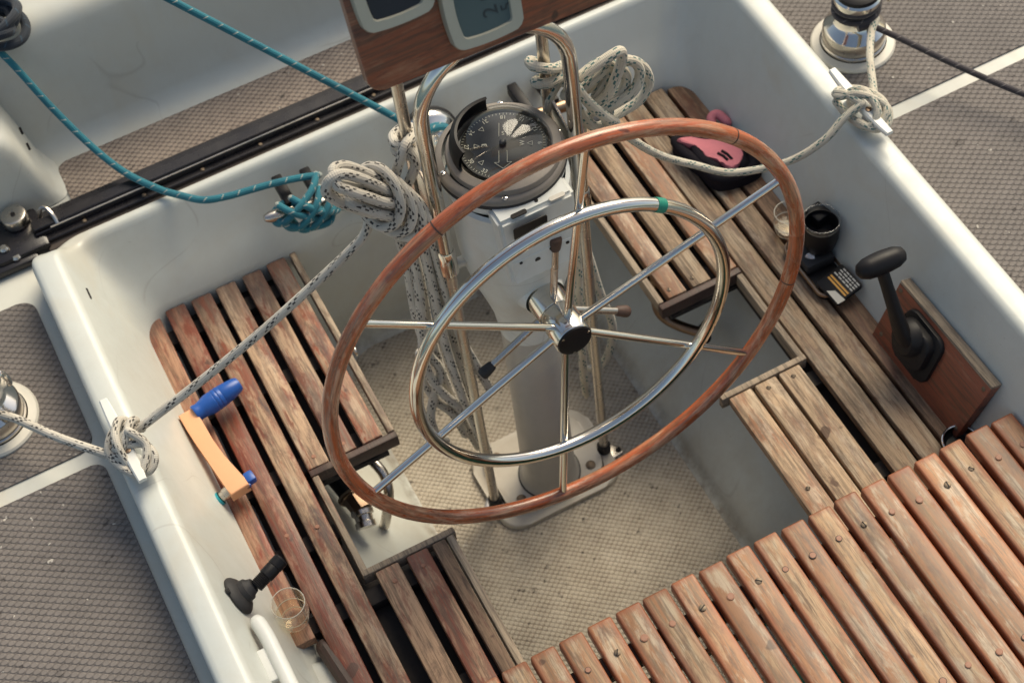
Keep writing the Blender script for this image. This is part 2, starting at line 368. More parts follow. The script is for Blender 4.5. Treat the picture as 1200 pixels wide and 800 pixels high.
def tube(bm, pts, r, n=14, closed=False, mi=0, caps=True, round_end=False):
    """swept tube with UVs: u in metres along it, v once round"""
    uvl = bm.loops.layers.uv.get('UVMap') or bm.loops.layers.uv.new('UVMap')
    P = [V(p) for p in pts]; N = len(P)
    rr = r if callable(r) else (lambda t: r)
    T = []
    for i in range(N):
        a = P[i - 1] if (i > 0 or closed) else P[0]; b = P[(i + 1) % N] if (i < N - 1 or closed) else P[-1]
        T.append((b - a).normalized())
    nrm = V((0, 0, 1)) if abs(T[0].z) < .9 else V((0, 1, 0))
    nrm = (nrm - T[0] * nrm.dot(T[0])).normalized()
    rings = []; us = []; L = 0.
    for i in range(N):
        if i:
            L += (P[i] - P[i - 1]).length
            nrm = (nrm - T[i] * nrm.dot(T[i])).normalized()
        bn = T[i].cross(nrm); q = rr(i / max(1, N - 1))
        rings.append([bm.verts.new(P[i] + (nrm * math.cos(2 * PI * k / n) + bn * math.sin(2 * PI * k / n)) * q) for k in range(n)]); us.append(L)
    cnt = N if closed else N - 1
    for i in range(cnt):
        j = (i + 1) % N; uj = us[j] if j else L + (P[0] - P[-1]).length
        best = 0
        if closed and j == 0:   # stitch with least twist
            best = min(range(n), key=lambda s: (rings[i][0].co - rings[0][s].co).length)
        for k in range(n):
            k2 = (k + 1) % n
            f = bm.faces.new((rings[i][k], rings[i][k2], rings[j][(k2 + best) % n], rings[j][(k + best) % n])); f.material_index = mi
            for lp, (uu, vv) in zip(f.loops, ((us[i], k / n), (us[i], (k + 1) / n), (uj, (k + 1) / n), (uj, k / n))): lp[uvl].uv = (uu, vv)
    if caps and not closed:
        for ring, tt in ((rings[0], -T[0]), (rings[-1], T[-1])):
            if round_end:
                q = (ring[0].co - sum((v.co for v in ring), V()) / n).length
                cen = sum((v.co for v in ring), V()) / n; prev = ring
                for al in (.5, .8):
                    nr = [bm.verts.new(cen + (v.co - cen) * math.cos(al * PI / 2) + tt * q * math.sin(al * PI / 2)) for v in ring]
                    for k in range(n):
                        f = bm.faces.new((prev[k], prev[(k + 1) % n], nr[(k + 1) % n], nr[k])); f.material_index = mi
                    prev = nr
                f = bm.faces.new(prev); f.material_index = mi
            else:
                f = bm.faces.new(ring); f.material_index = mi
def rod(bm, a, b, r, n=16, mi=0, r2=None):
    a, b = V(a), V(b)
    tube(bm, [a.lerp(b, t) for t in (0, .5, 1)], (lambda t: r + ((r2 or r) - r) * t), n, mi=mi)
def prism(bm, pts2, z0, z1, mtx=I4, bev=0., seg=2, mi=0):
    lo = [bm.verts.new(mtx @ V((x, y, z0))) for x, y in pts2]; hi = [bm.verts.new(mtx @ V((x, y, z1))) for x, y in pts2]
    n = len(pts2); fs = [bm.faces.new(lo[::-1]), bm.faces.new(hi)]
    for i in range(n): fs.append(bm.faces.new((lo[i], lo[(i + 1) % n], hi[(i + 1) % n], hi[i])))
    for f in fs: f.material_index = mi
    if bev > 0:
        es = list({e for e in fs[1].edges})
        rr = bmesh.ops.bevel(bm, geom=es, offset=bev, segments=seg, affect='EDGES', profile=.5)
        for f in rr['faces']: f.material_index = mi
def rrect(x0, x1, y0, y1, r, n=5):
    out = []
    for cx, cy, a in ((x1 - r, y1 - r, 0), (x0 + r, y1 - r, 90), (x0 + r, y0 + r, 180), (x1 - r, y0 + r, 270)):
        for i in range(n + 1):
            t = math.radians(a + 90 * i / n); out.append((cx + r * math.cos(t), cy + r * math.sin(t)))
    return out
def text_bm(bm, s, size, mtx, depth=.0002, mi=0):
    cu = bpy.data.curves.new('t', 'FONT'); cu.body = s; cu.size = size; cu.align_x = 'CENTER'; cu.align_y = 'CENTER'; cu.extrude = depth; cu.resolution_u = 3
    o = bpy.data.objects.new('t', cu); COL.objects.link(o)
    me = bpy.data.meshes.new_from_object(o.evaluated_get(bpy.context.evaluated_depsgraph_get()))
    me.transform(mtx); k = len(bm.faces); bm.from_mesh(me); bm.faces.ensure_lookup_table()
    for f in bm.faces[k:]: f.material_index = mi
    bpy.data.objects.remove(o); bpy.data.curves.remove(cu); bpy.data.meshes.remove(me)

# ================================================================== SETTING
bm = B(); v = [bm.verts.new(p) for p in ((-4000, -4000, -1.05), (4000, -4000, -1.05), (4000, 4000, -1.05), (-4000, 4000, -1.05))]; bm.faces.new(v)
struct(obj('sea', bm, 'sea_water'))

# ---- the moulded cockpit well: rings from the outer foot of the coaming over its top and down to the floor
def ring(xs, zs, yf, zf, r, ya=-1.16):
    pts = []
    def zz(t): t = max(0., min(1., t)); t = t * t * (3 - 2 * t); return zs + (zf - zs) * t
    ns, na, nf = 26, 14, 26
    for i in range(ns): pts.append((xs, ya + (yf - r - ya) * i / ns, zs))
    for i in range(na): a = PI / 2 * i / na; pts.append((xs - r + r * math.cos(a), yf - r + r * math.sin(a), zz((i / na - .1) / .62)))
    for i in range(nf + 1): pts.append((xs - r - 2 * (xs - r) * i / nf, yf, zf))
    for i in range(na): a = PI / 2 * (i + 1) / na; pts.append((-xs + r - r * math.sin(a), yf - r + r * math.cos(a), zz(((na - 1 - i) / na - .1) / .62)))
    for i in range(1, ns + 1): pts.append((-xs, (yf - r) + (ya - yf + r) * i / ns, zs))
    return pts
RINGS = [(.7215, .494, .609, .494, .10), (.7185, .585, .606, .518, .10), (.7165, .5925, .603, .5255, .10), (.7115, .5970, .600, .529, .10), (.704, .5985, .597, .530, .10),
         (.678, .5985, .590, .530, .09), (.671, .5970, .586, .529, .085), (.6655, .5925, .581, .525, .08), (.662, .585, .577, .518, .08),
         (.640, .520, .556, .470, .075), (.614, .446, .525, .420, .07), (.590, .378, .493, .378, .06), (.585, .362, .489, .362, .06), (.577, .345, .488, .345, .06),
         (.555, .325, .488, .325, .06), (.52, .293, .488, .293, .06), (.40, .172, .488, .172, .07), (.30, .072, .488, .072, .075), (.270, .036, .488, .034, .08), (.262, .018, .484, .018, .08), (.256, .007, .477, .007, .08), (.244, .001, .466, .001, .075), (.20, -.006, .43, -.006, .06)]
bm = B(); prev = None
for R in RINGS:
    cur = [bm.verts.new(p) for p in ring(*R)]
    if prev:
        for i in range(len(cur) - 1): bm.faces.new((prev[i], prev[i + 1], cur[i + 1], cur[i]))
    prev = cur
well = thing('cockpit_well', 'white moulded sailboat cockpit well with raised coamings on both sides', 'cockpit', (0, 0, 0))
obj('well_moulding', bm, 'gelcoat', well, smooth=60)
bm = B(); box(bm, -.75, .75, -1.24, -1.155, -.02, .60, .012); obj('aft_bulkhead', bm, 'gelcoat', well)
# the two small drain slots in the inner face of the port coaming
bm = B(); box(bm, -.0022, .0022, -.013, .013, -.003, .0012, .0008, 1, Matrix.Translation((-.6475, .448, .545)) @ Matrix.Rotation(math.radians(71), 4, 'Y')); obj('drain_slot', bm, 'dark_gap', well)

bm = B(); prism(bm, rrect(-.2505, .2505, -1.15, .472, .075, 6), -.012, .002)
struct(obj('cockpit_floor', bm, 'floor_nonskid', smooth=0))

# ---- deck and its non-skid panels
bm = B()
for s in (-1, 1): box(bm, min(s * .70, s * 1.75), max(s * .70, s * 1.75), -1.9, 2.6, .40, .496, .006)
box(bm, -.699, .699, .60, .92, .40, .4955); box(bm, -.699, .699, -1.9, -1.235, .40, .4958)
deck = struct(obj('deck', bm, 'deck_gelcoat'))
def panel(x0, x1, y0, y1, r, z0, z1, mat):
    bm = B(); prism(bm, rrect(x0, x1, y0, y1, r, 6), z0, z1, bev=.0012, seg=1); return obj('nonskid_panel', bm, mat, deck, smooth=0)
panel(-1.70, -.743, .172, .532, .03, .490, .4995, 'deck_nonskid'); panel(-1.70, -.743, -1.7, .140, .022, .490, .4995, 'deck_nonskid')
panel(.748, 1.70, .118, 1.9, .03, .490, .4995, 'deck_nonskid'); panel(.748, 1.70, -1.7, .088, .022, .490, .4995, 'deck_nonskid')
panel(-.605, .605, .62, .812, .022, .490, .4990, 'bridge_nonskid')
# hull below
bm = B(); prism(bm, [(-1.80, -1.95), (1.80, -1.95), (1.85, 1.5), (1.3, 4.6), (0, 6.4), (-1.3, 4.6), (-1.85, 1.5)], -1.3, -.03); 
hull = obj('boat_hull', bm, 'deck_gelcoat', well)
for s in (-1, 1):
    bm = B(); box(bm, min(s * 1.752, s * 1.80), max(s * 1.752, s * 1.80), -1.9, 2.55, -.1, .53, .01); obj('toe_rail', bm, 'gelcoat', well)

# ---- cabin trunk ahead of the bridge deck
prof = [(.800, .4975), (.822, .499), (.838, .504), (.850, .515), (.857, .531), (.864, .58), (.879, .70), (.885, .738), (.893, .756), (.908, .768), (.93, .774), (1.6, .80), (2.6, .80)]
bm = B(); rows = []
for x in [-.66 + 1.32 * i / 12 for i in range(13)]: rows.append([bm.verts.new((x, y, z)) for y, z in prof])
for a, b in zip(rows, rows[1:]):
    for i in range(len(prof) - 1): bm.faces.new((a[i], a[i + 1], b[i + 1], b[i]))
cab = thing('cabin_trunk', 'pale cabin end wall rising beyond the bridge deck', 'cabin', (0, .86, .5))
obj('end_wall', bm, 'deck_gelcoat', cab, smooth=60)
# white moulded shoulder at each side of it
def shoulder(s):
    bm = B()
    path = [(.600, .497), (.612, .503), (.624, .520), (.640, .60), (.652, .655), (.664, .682), (.684, .694), (.72, .697), (1.05, .697), (1.10, .66), (1.12, .497)]
    rr = []
    for y, k in ((.722, 0.), (.727, .55), (.737, .85), (.752, 1.), (2.6, 1.)):
        rr.append([bm.verts.new((s * (x if k == 1. else x + (.03 * (1 - k) if x < .8 else -.03 * (1 - k))), y, .497 + (z - .497) * (1. if k == 1 else (.90 + .1 * k)))) for x, z in path])
    for a, b in zip(rr, rr[1:]):
        for i in range(len(path) - 1): bm.faces.new((a[i], a[i + 1], b[i + 1], b[i]))
    bm.faces.new(rr[0])
    return obj('shoulder_moulding', bm, 'deck_gelcoat', cab, smooth=50)
shoulder(-1); shoulder(1)
for y in (.80, .845):
    bm = B(); box(bm, -.002, .002, -.009, .009, -.004, .0022, .0008, 1, Matrix.Translation((-.6365, y, .583)) @ Matrix.Rotation(math.radians(-101), 4, 'Y')); obj('vent_slot', bm, 'dark_gap', cab)

# ================================================================== TRAVELLER
trav = thing('mainsheet_traveller', 'black traveller track bolted across the bridge deck', 'traveller', (0, .64, .5))
bm = B(); box(bm, -.68, .68, .606, .700, .497, .512, .003); obj('base_board', bm, 'wood_dirty', trav)
bm = B()
for y0, y1, z0, z1 in ((.622, .694, .5125, .522), (.636, .640, .5215, .5330), (.641, .664, .5215, .540), (.6655, .684, .5215, .531)): box(bm, -.69, .69, y0, y1, z0, z1, .0015, 1)
obj('track', bm, 'black_anodised', trav)
bm = B(); rod(bm, (-.66, .6385, .5345), (.68, .6385, .5345), .0018, 8); obj('wear_strip', bm, 'steel_dull', trav)
for i in range(11):
    bm = B(); lathe(bm, [(.0042, 0), (.0042, .0016), (.003, .003), (0, .0033)], Matrix.Translation((-.60 + i * .118, .630, .522)), 12); obj('bolt', bm, 'brass_screw', trav)
bm = B(); box(bm, -.775, -.672, .612, .712, .498, .526, .008, 2); box(bm, -.80, -.70, .60, .64, .498, .516, .006, 2); obj('end_fitting', bm, 'black_anodised', trav)
bm = B(); lathe(bm, [(.021, 0), (.0245, .003), (.0245, .020), (.0228, .0235), (.0195, .0245), (.008, .0245), (.0075, .0236), (.004, .0236), (.0035, .0246), (0, .0246)], Matrix.Translation((-.712, .690, .526)), 36); sh = obj('end_sheave', bm, 'steel_dull', trav)
bm = B(); lathe(bm, [(.0045, 0), (.0045, .0009), (0, .0009)], Matrix.Translation((-.712, .690, .5505)), 16); obj('pin', bm, 'black_plastic', sh)
bm = B(); tube(bm, catmull([(-.672, .672, .527), (-.664, .676, .548), (-.655, .672, .552), (-.648, .655, .548), (-.646, .640, .535)], 6), .004, 8); obj('shackle', bm, 'steel_dull', trav)
for x, y in ((-.752, .640), (-.738, .618)):
    bm = B(); lathe(bm, [(.009, 0), (.009, .004), (.006, .008), (0, .008)], Matrix.Translation((x, y, .517 if y < .63 else .526)), 14); obj('bolt', bm, 'steel_dull', trav)

# ================================================================== SLATTED SIDE SEATS
ZS = .364; TH = .021
def slat(parent, x0, x1, y0, y1, mat, z=ZS, th=TH, bev=.0035, name='slat', roundc=None):
    bm = B(); t = random.uniform(-.0012, .0012); dz = random.uniform(-.0012, .0008)
    if roundc:
        pts = rrect(x0, x1, y0, y1, .004, 3)
        if roundc == 'fl': pts = [(x1, y1), (x0 + .028, y1), (x0 + .012, y1 - .006), (x0 + .004, y1 - .016), (x0, y1 - .03), (x0, y0), (x1, y0)]
        if roundc == 'fr': pts = [(x0, y1), (x0, y0), (x1, y0), (x1, y1 - .03), (x1 - .004, y1 - .016), (x1 - .012, y1 - .006), (x1 - .028, y1)]
        prism(bm, pts, z - th, z + dz, bev=bev)
    else:
        mt = Matrix.Translation(((x0 + x1) / 2, (y0 + y1) / 2, z - th / 2 + dz)) @ Matrix.Rotation(t, 4, 'Z') @ Matrix.Rotation(random.uniform(-.012, .012), 4, 'Y')
        hx, hy = (x1 - x0) / 2, (y1 - y0) / 2
        box(bm, -hx, hx, -hy, hy, -th / 2, th / 2, bev, 2, mt)
    cx = (x0 + x1) / 2
    return obj(name, bm, mat, parent, loc=None)
def plug(parent, x, y, z, r, kind):
    bm = B(); mt = Matrix.Translation((x, y, z))
    if kind == 'plug': lathe(bm, [(r, -.001), (r, .0003), (r * .86, .0004), (r * .84, .0001)], mt, 18, mi=1); lathe(bm, [(r * .84, .0001), (r * .80, .0007), (0, .0008)], mt, 18); return obj('plug', bm, ('wood_plug', random.choice(('teak_dark', 'wood_plug', 'wood_plug'))), parent)
    lathe(bm, [(r, -.001), (r, .0006), (r * .6, .0016), (0, .0018)], mt, 16); s = obj('screw', bm, 'brass_screw', parent)
    bm = B(); a = random.uniform(0, 3); box(bm, -r * .95, r * .95, -r * .16, r * .16, .0008, .0021, 0, 1, mt @ Matrix.Rotation(a, 4, 'Z'))
    for f in bm.faces: f.material_index = 1
    me = s.data; me.materials.append(M['dark_gap']); off = V(wpos(parent)); bmesh.ops.translate(bm, verts=bm.verts, vec=-off)
    b2 = bmesh.new(); b2.from_mesh(me); tmp = bpy.data.meshes.new('t'); bm.to_mesh(tmp); bm.free(); b2.from_mesh(tmp); b2.to_mesh(me); b2.free(); bpy.data.meshes.remove(tmp)
    return s

def side_seat(s, th_, mats, trimmat):
    mo, ml, mi_, ma = mats
    def sl(a, b, y0, y1, mat, **k):
        x0, x1 = (s * a, s * b) if s > 0 else (s * b, s * a)
        return slat(th_, x0, x1, y0, y1, mat, **k)
    e = lambda: random.uniform(-.003, .003)
    # three long slats beside the coaming
    o = sl(*((.5505, .586) if s < 0 else (.5435, .5855)), -.268 if s < 0 else -.95, .478, mo, roundc='fl' if s < 0 else 'fr')
    o2 = sl(*((.4985, .538) if s < 0 else (.4925, .536)), -1.08, .486 + e(), mo if s < 0 else ml); o3 = sl(*((.445, .4855) if s < 0 else (.4395, .4845)), -1.08, .488 + e(), ml)
    # forward inner panel
    for a, b in ((.395, .435), (.3415, .380), (.2905, .3285)): sl(a, b, .031, .489 + e(), mi_)
    # aft inner panel
    for a, b in (((.372, .4145), (.318, .3575), (.2845, .309)) if s < 0 else ((.375, .4175), (.3255, .369), (.274, .3195))): sl(a, b, -1.08, -.2085, ma)
    T = dict(th=.030, bev=.002, name='edge_trim')
    sl(.2675, .2795, .031, .494, trimmat, **T); sl(.2675, .436, .016, .0295, 'teak_dark' if s < 0 else 'teak_dark', **T)
    sl(.4235, .4355, -.205, .0145, trimmat, **T); sl(.262, .4355, -.2065, -.1945, trimmat, **T)
    if s < 0: sl(.2675, .2805, -1.08, -.208, trimmat, **T)
    # bearers under the slats, coloured near-black so the gaps look shaded
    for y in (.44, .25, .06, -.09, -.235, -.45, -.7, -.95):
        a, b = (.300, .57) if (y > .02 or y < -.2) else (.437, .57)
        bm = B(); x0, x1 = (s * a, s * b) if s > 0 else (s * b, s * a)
        box(bm, x0, x1, y - .016, y + .016, ZS - TH - .030, ZS - TH - .002, .002); obj('bearer', bm, 'gap_shade_dirt', th_)
    bm = B()  # added dark sheet below the slats, paints the shade between them
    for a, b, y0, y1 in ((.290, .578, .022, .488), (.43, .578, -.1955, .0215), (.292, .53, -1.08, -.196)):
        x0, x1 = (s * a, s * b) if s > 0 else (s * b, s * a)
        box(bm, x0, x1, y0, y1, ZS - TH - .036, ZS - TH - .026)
    obj('gap_shade_sheet', bm, 'gap_shade_dirt', th_)
    return o, o2, o3
seatL = thing('slatted_seat', 'weathered reddish teak slat seat along the left coaming', 'seat', (-.45, 0, .31), 'slatted side seats')
oL, o2L, o3L = side_seat(-1, seatL, ('teak_port_red', 'teak_port', 'teak_port', 'teak_port_aft'), 'teak_trim')
seatR = thing('slatted_seat', 'bleached grey-brown teak slat seat along the right coaming', 'seat', (.45, 0, .31), 'slatted side seats')
oR, o2R, o3R = side_seat(1, seatR, ('teak_starboard_brown', 'teak_starboard', 'teak_starboard', 'teak_starboard'), 'teak_trim')
for x, y, k in ((-.555, .452, 's'), (-.491, .455, 's')): pass
for x, y in ((.300, .048), (.350, .05), (.296, -.43), (.345, -.225), (.395, -.226)): plug(seatR, x, y, ZS + .0004, .0042, 'screw')
for x, y in ((-.392, -.24), (-.338, -.238), (-.36, .05), (-.416, .052), (-.466, -.08), (-.519, -.07)): plug(seatL, x, y, ZS + .0002, .004, 'plug')
# fibrous dark packing that has crept up between two slats behind the outer one
bm = B(); tube(bm, catmull([(-.545, -.285, .349), (-.540, -.33, .353), (-.533, -.40, .352), (-.528, -.55, .350), (-.525, -.8, .350)], 6), lambda t: .014, 10, round_end=True); obj('bearer', bm, 'teak_dark', seatL)
# small steel pull ring on the inner edge of the seat
bm = B(); tube(bm, [(-.2585 + 0 * a, .232 + .012 * math.cos(a), .352 + .008 * math.sin(a)) for a in [2 * PI * i / 20 for i in range(20)]], .0022, 8, closed=True); obj('pull_ring', bm, 'steel_dull', seatL)

# ================================================================== AFT HELM SEAT
ZA = .480
helm = thing('helm_seat', 'orange teak slat bench across the stern in the foreground', 'seat', (.1, -.8, .46))
for i in range(-7, 20):
    x0 = -.323 + .0501 * i + random.uniform(-.001, .001); x1 = x0 + .0425 + random.uniform(-.0012, .0012)
    if x1 > .668 or x0 < -.66: continue
    y1 = -.523 - .00002 * (i - 8) ** 2 + random.uniform(-.002, .002)
    bm = B(); hx, hy, th = (x1 - x0) / 2, (y1 + 1.12) / 2, .024
    mt = Matrix.Translation(((x0 + x1) / 2, y1 - hy, ZA - th / 2 + random.uniform(-.001, .001))) @ Matrix.Rotation(random.uniform(-.003, .003), 4, 'Z') @ Matrix.Rotation(random.uniform(-.015, .015), 4, 'Y')
    box(bm, -hx, hx, -hy, hy, -th / 2, th / 2, .0042, 3, mt)
    so = obj('slat', bm, 'teak_aft', helm)
    if i >= -2:
        for y in (-.586 + random.uniform(-.004, .004), -.862 + random.uniform(-.004, .004)):
            plug(so, (x0 + x1) / 2 + random.uniform(-.003, .003), y, ZA + .0010, random.uniform(.0050, .0066), random.choice(('plug', 'plug', 'screw')))
for y in (-.585, -.862, -1.08):
    bm = B(); box(bm, -.655, .655, y - .018, y + .018, ZA - .054, ZA - .0262, .003); obj('bearer', bm, 'teak_dark', helm)
bm = B()
for i in range(26): box(bm, -.30 + i * .0372, -.288 + i * .0372, -.640, -.622, ZA - .046, ZA - .030, .002, 1)
box(bm, -.64, .64, -.636, -.626, ZA - .058, ZA - .044, .002, 1)
obj('rail', bm, 'steel_dull', helm)
bm = B()
for s in (-1, 1): box(bm, min(s * .60, s * .655), max(s * .60, s * .655), -1.12, -.56, .36, ZA - .056, .004)
obj('support', bm, 'gelcoat', helm)
# green bag stowed below
gb = B(); bmesh.ops.create_icosphere(gb, subdivisions=4, radius=1.)
for v in gb.verts:
    d = mnoise.noise(v.co * 1.7) * .10 + mnoise.noise(v.co * 5) * .03
    v.co = V((.16 + v.co.x * .16 * (1 + d), -.86 + v.co.y * .22 * (1 + d), .175 + max(-.9, v.co.z) * .19 * (1 + d)))
tag(obj('canvas_bag', gb, 'green_canvas'), 'dark green canvas bag stowed beneath the foreground slat bench', 'bag')

# ================================================================== PEDESTAL
ped = thing('steering_pedestal', 'white steering pedestal with flared top on bolted base plate', 'pedestal', (0, 0, 0))
def octo(hx, hy, cx, cy, ch, yo): return None
bm = B(); prism(bm, rrect(-.128, .128, -.075, .125, .045, 5), .001, .014, bev=.006, seg=3); obj('base_pad', bm, 'dirty_cream', ped)
bm = B(); prism(bm, rrect(-.106, .106, -.052, .108, .035, 5), .0142, .0185, bev=.001); obj('base_gasket', bm, 'black_rubber', ped)
bm = B(); prism(bm, rrect(-.104, .104, -.050, .106, .034, 5), .0187, .029, bev=.003); bp = obj('base_plate', bm, 'dirty_cream', ped)
for x, y in ((-.075, -.026), (.077, -.026), (-.075, .082), (.077, .082)):
    bm = B(); lathe(bm, [(.0095, 0), (.0095, .0022), (.0065, .0045), (0, .005)], Matrix.Translation((x, y, .029)), 18); obj('bolt', bm, 'brass_screw', bp)
bm = B(); lathe(bm, [(.059, .029), (.059, .033), (.0545, .037), (.052, .05), (.0495, .30), (.049, .52), (.0505, .545)], n=56); obj('column_tube', bm, 'column_grey', ped, smooth=50)
bm = B(); lathe(bm, [(.0506, .540), (.0515, .556), (.056, .60), (.066, .645), (.079, .695), (.0885, .74), (.0935, .785), (.0955, .83), (.0955, .930), (.089, .934)], n=56)
obj('flared_head', bm, 'pedestal_paint', ped, smooth=50)
bm = B(); lathe(bm, [(.053, .0292), (.0612, .0292), (.0612, .0325), (.053, .0325)], n=40); obj('deck_seal', bm, 'black_rubber', ped)
# square instrument housing on the helmsman's side
bm = B()
q = [(-.064, -.060, .958), (.064, -.060, .958), (.064, -.102, .958), (-.064, -.102, .958), (-.060, -.045, .812), (.060, -.045, .812), (.058, -.113, .812), (-.058, -.113, .812)]
vs = [bm.verts.new(p) for p in q]
for f in ((0, 1, 2, 3), (7, 6, 5, 4), (3, 2, 6, 7), (2, 1, 5, 6), (1, 0, 4, 5), (0, 3, 7, 4)): bm.faces.new([vs[i] for i in f])
bmesh.ops.recalc_face_normals(bm, faces=bm.faces)
bmesh.ops.bevel(bm, geom=list(bm.edges), offset=.006, segments=3, affect='EDGES')
hs = obj('instrument_housing', bm, 'pedestal_paint', ped)
hn = V((0, -1, -.075)).normalized()
fm = frame((0, -.1075, .885), (1, 0, 0), V((0, -.075, 1)), (0, -1, -.075))
bm = B(); prism(bm, rrect(-.046, .010, .036, .066, .004, 3), .0004, .0016, fm @ Matrix.Identity(4)); obj('dark_window', bm, 'black_plastic', hs)
bm = B(); prism(bm, rrect(-.050, .050, -.070, -.018, .004, 3), -.001, .0042, fm, bev=.0015); fl = obj('flange', bm, 'pedestal_paint', hs)
for x, y, r in ((-.012, -.034, .0048), (.012, -.022, .0032), (-.040, -.024, .0026), (.040, -.026, .003)):
    bm = B(); lathe(bm, [(r, .003), (r, .0056), (0, .0056)], fm @ Matrix.Translation((x, y, 0)), 14); obj('screw', bm, 'black_plastic', fl)
bm = B(); lathe(bm, [(.003, 0), (.003, .0012), (0, .0012)], Matrix.Translation((.006, -.088, .9582)), 12); obj('screw', bm, 'black_plastic', hs)
for x in (-.028, .036):
    bm = B(); prism(bm, rrect(x - .013, x + .013, -.101, -.093, .003, 3), .957, .9592); obj('vent_slot', bm, 'dark_gap' if x < 0 else 'dull_white', hs)
# spigot that carries the wheel shaft
TT = math.radians(3.5); WN = V((0, -math.cos(TT), math.sin(TT))); WC = V((0, -.185, .725)); WU = V((0, math.sin(TT), math.cos(TT))); WX = V((1, 0, 0))
wheelM = frame(WC, WX, WU, WN)
bm = B(); lathe(bm, [(.046, -.150), (.044, -.118), (.0365, -.104), (.0345, -.094)], wheelM, 40); obj('shaft_boss', bm, 'pedestal_paint', ped)
# friction brake drum with its three short handles
bm = B(); lathe(bm, [(.0, -.098), (.0315, -.098), (.0315, -.0535), (.030, -.0525), (0, -.0525)], wheelM, 44); drum = obj('brake_drum', bm, 'steel', ped)
for i, a in enumerate((82, -36, -150)):
    a = math.radians(a); d = WX * math.cos(a) + WU * math.sin(a); p = WC - WN * .068
    bm = B(); rod(bm, p + d * .026, p + d * .140, .0062, 16); h = obj('brake_handle', bm, 'steel_dull', drum)
    bm = B(); mt = axis_frame(p + d * .133, d); lathe(bm, [(.0062, 0), (.0085, .004), (.0102, .018), (.0102, .024), (.009, .0265), (0, .027)], mt, 18); obj('handle_tip', bm, 'tip_brown' if i < 2 else 'black_rubber', h)

# ================================================================== COMPASS
comp = thing('ship_compass', 'black domed steering compass in dark round bezel on the pedestal', 'compass', (-.001, .016, .935))
cm = Matrix.Translation((-.001, .016, 0))
bm = B(); lathe(bm, [(.088, .934), (.0965, .936), (.0985, .942), (.0985, .952), (.0975, .9535)], cm, 64); obj('binnacle_ring', bm, 'pedestal_paint', comp)
bm = B(); lathe(bm, [(.0975, .9537), (.1015, .955), (.1020, .9595), (.1005, .9625)], cm, 64); obj('rubber_band', bm, 'black_rubber', comp)
bm = B(); lathe(bm, [(.1008, .9627), (.1000, .9685), (.0970, .9725), (.0885, .9755), (.0885, .9762)], cm, 64); bz = obj('bezel', bm, 'bezel_metal', comp)
cm2 = Matrix.Translation((.004, .012, 0))
bm = B(); lathe(bm, [(.0895, .9745), (.0895, .9795), (.0875, .9835), (.0845, .985), (.0755, .987), (.073, .9855), (.0725, .976)], cm2, 64); obj('dome_collar', bm, 'bezel_metal', comp)
for a in (178, 63, -112, 352):
    a = math.radians(a); p = V((.0935 * math.cos(a), .0935 * math.sin(a), .9742)) + V((-.001, .016, 0))
    bm = B(); lathe(bm, [(.0046, -.001), (.0046, .0008), (.0036, .0015), (0, .0016)], Matrix.Translation(p), 16); sc = obj('screw', bm, 'steel', bz)
    bm = B(); box(bm, -.0042, .0042, -.0006, .0006, .0010, .0020, 0, 1, Matrix.Translation(p) @ Matrix.Rotation(.5, 4, 'Z')); obj('slot', bm, 'dark_gap', sc)
cc = V((.004, .012, .982))
bm = B(); lathe(bm, [(.0680, -.006), (.0672, -.0075), (0, -.020)], Matrix.Translation(cc), 48); obj('bowl', bm, 'card_black', comp)
card_z = .9845
bm = B(); lathe(bm, [(.0665, .0), (.066, .0006), (.040, .0008), (.038, .0022), (0, .0040)], Matrix.Translation((.004, .012, card_z)), 48); card = obj('compass_card', bm, 'card_black', comp)
bm = B()
def on_card(ang, r, z=card_z + .0013, rot=0.):   # ang measured clockwise from the near (north) side, seen from above
    a = math.radians(-116.7 + ang); return Matrix.Translation((.004 + r * math.cos(a), .012 + r * math.sin(a), z)) @ Matrix.Rotation(a + PI / 2 + rot, 4, 'Z')
# numerals read from the rim, letters inside
for k, t in enumerate(('N', '3', '6', '9', '12', '15', '18', '21', '24', '27', '30', '33')):
    if t != 'N': text_bm(bm, t, .0098, on_card(k * 30, .0560))
for k in range(72):
    l = .0032 if k % 6 else .0045; mt = on_card(k * 5, .0635 - l * .3); box(bm, -.00035, .00035, -l / 2, l / 2, -.0002, .0002, 0, 1, mt)
for ang, t in ((180, 'S'), (-90, 'E'), (90, 'W')): text_bm(bm, t, .0105, on_card(ang, .029 if t != 'S' else .022, card_z + .0036))
def tri(ang, r):
    mt = on_card(ang, r)
    for p, q in (((-.004, -.003), (.004, -.003)), ((.004, -.003), (0, .005)), ((0, .005), (-.004, -.003))):
        a, b = V((*p, .0009)), V((*q, .0009)); tube(bm, [mt @ a, mt @ b], .0004, 5)
for ang in (-45, 45, 135, -135): tri(ang, .046)
for ang in (-90, 90): tri(ang, .041)
CR = Matrix.Translation((.004, .012, card_z)) @ Matrix.Rotation(math.radians(-26.7), 4, 'Z')
for x in (-.0062, .0062):
    for p, q in (((x, .014, .005), (x, .043, .0024)), ((x, -.014, .005), (x, -.035, .003)), ((x, -.035, .003), (x * 2.1, -.035, .003)), ((x * 2.1, -.035, .003), (0, -.047, .0028))): tube(bm, [CR @ V(p), CR @ V(q)], .00042, 5)
obj('card_marking', bm, 'marking_paint', card, smooth=0)
bm = B(); lathe(bm, [(.0055, .002), (.0055, .0095), (.003, .012), (0, .0125)], Matrix.Translation((.004, .012, card_z)), 20); obj('pivot', bm, 'card_black', card)
bm = B(); lathe(bm, [(.0725 * math.cos(t), .046 * math.sin(t)) for t in [PI / 2 * i / 14 for i in range(15)]], Matrix.Translation((.004, .012, .985)), 56); obj('dome', bm, 'dome_glass', comp, smooth=180)
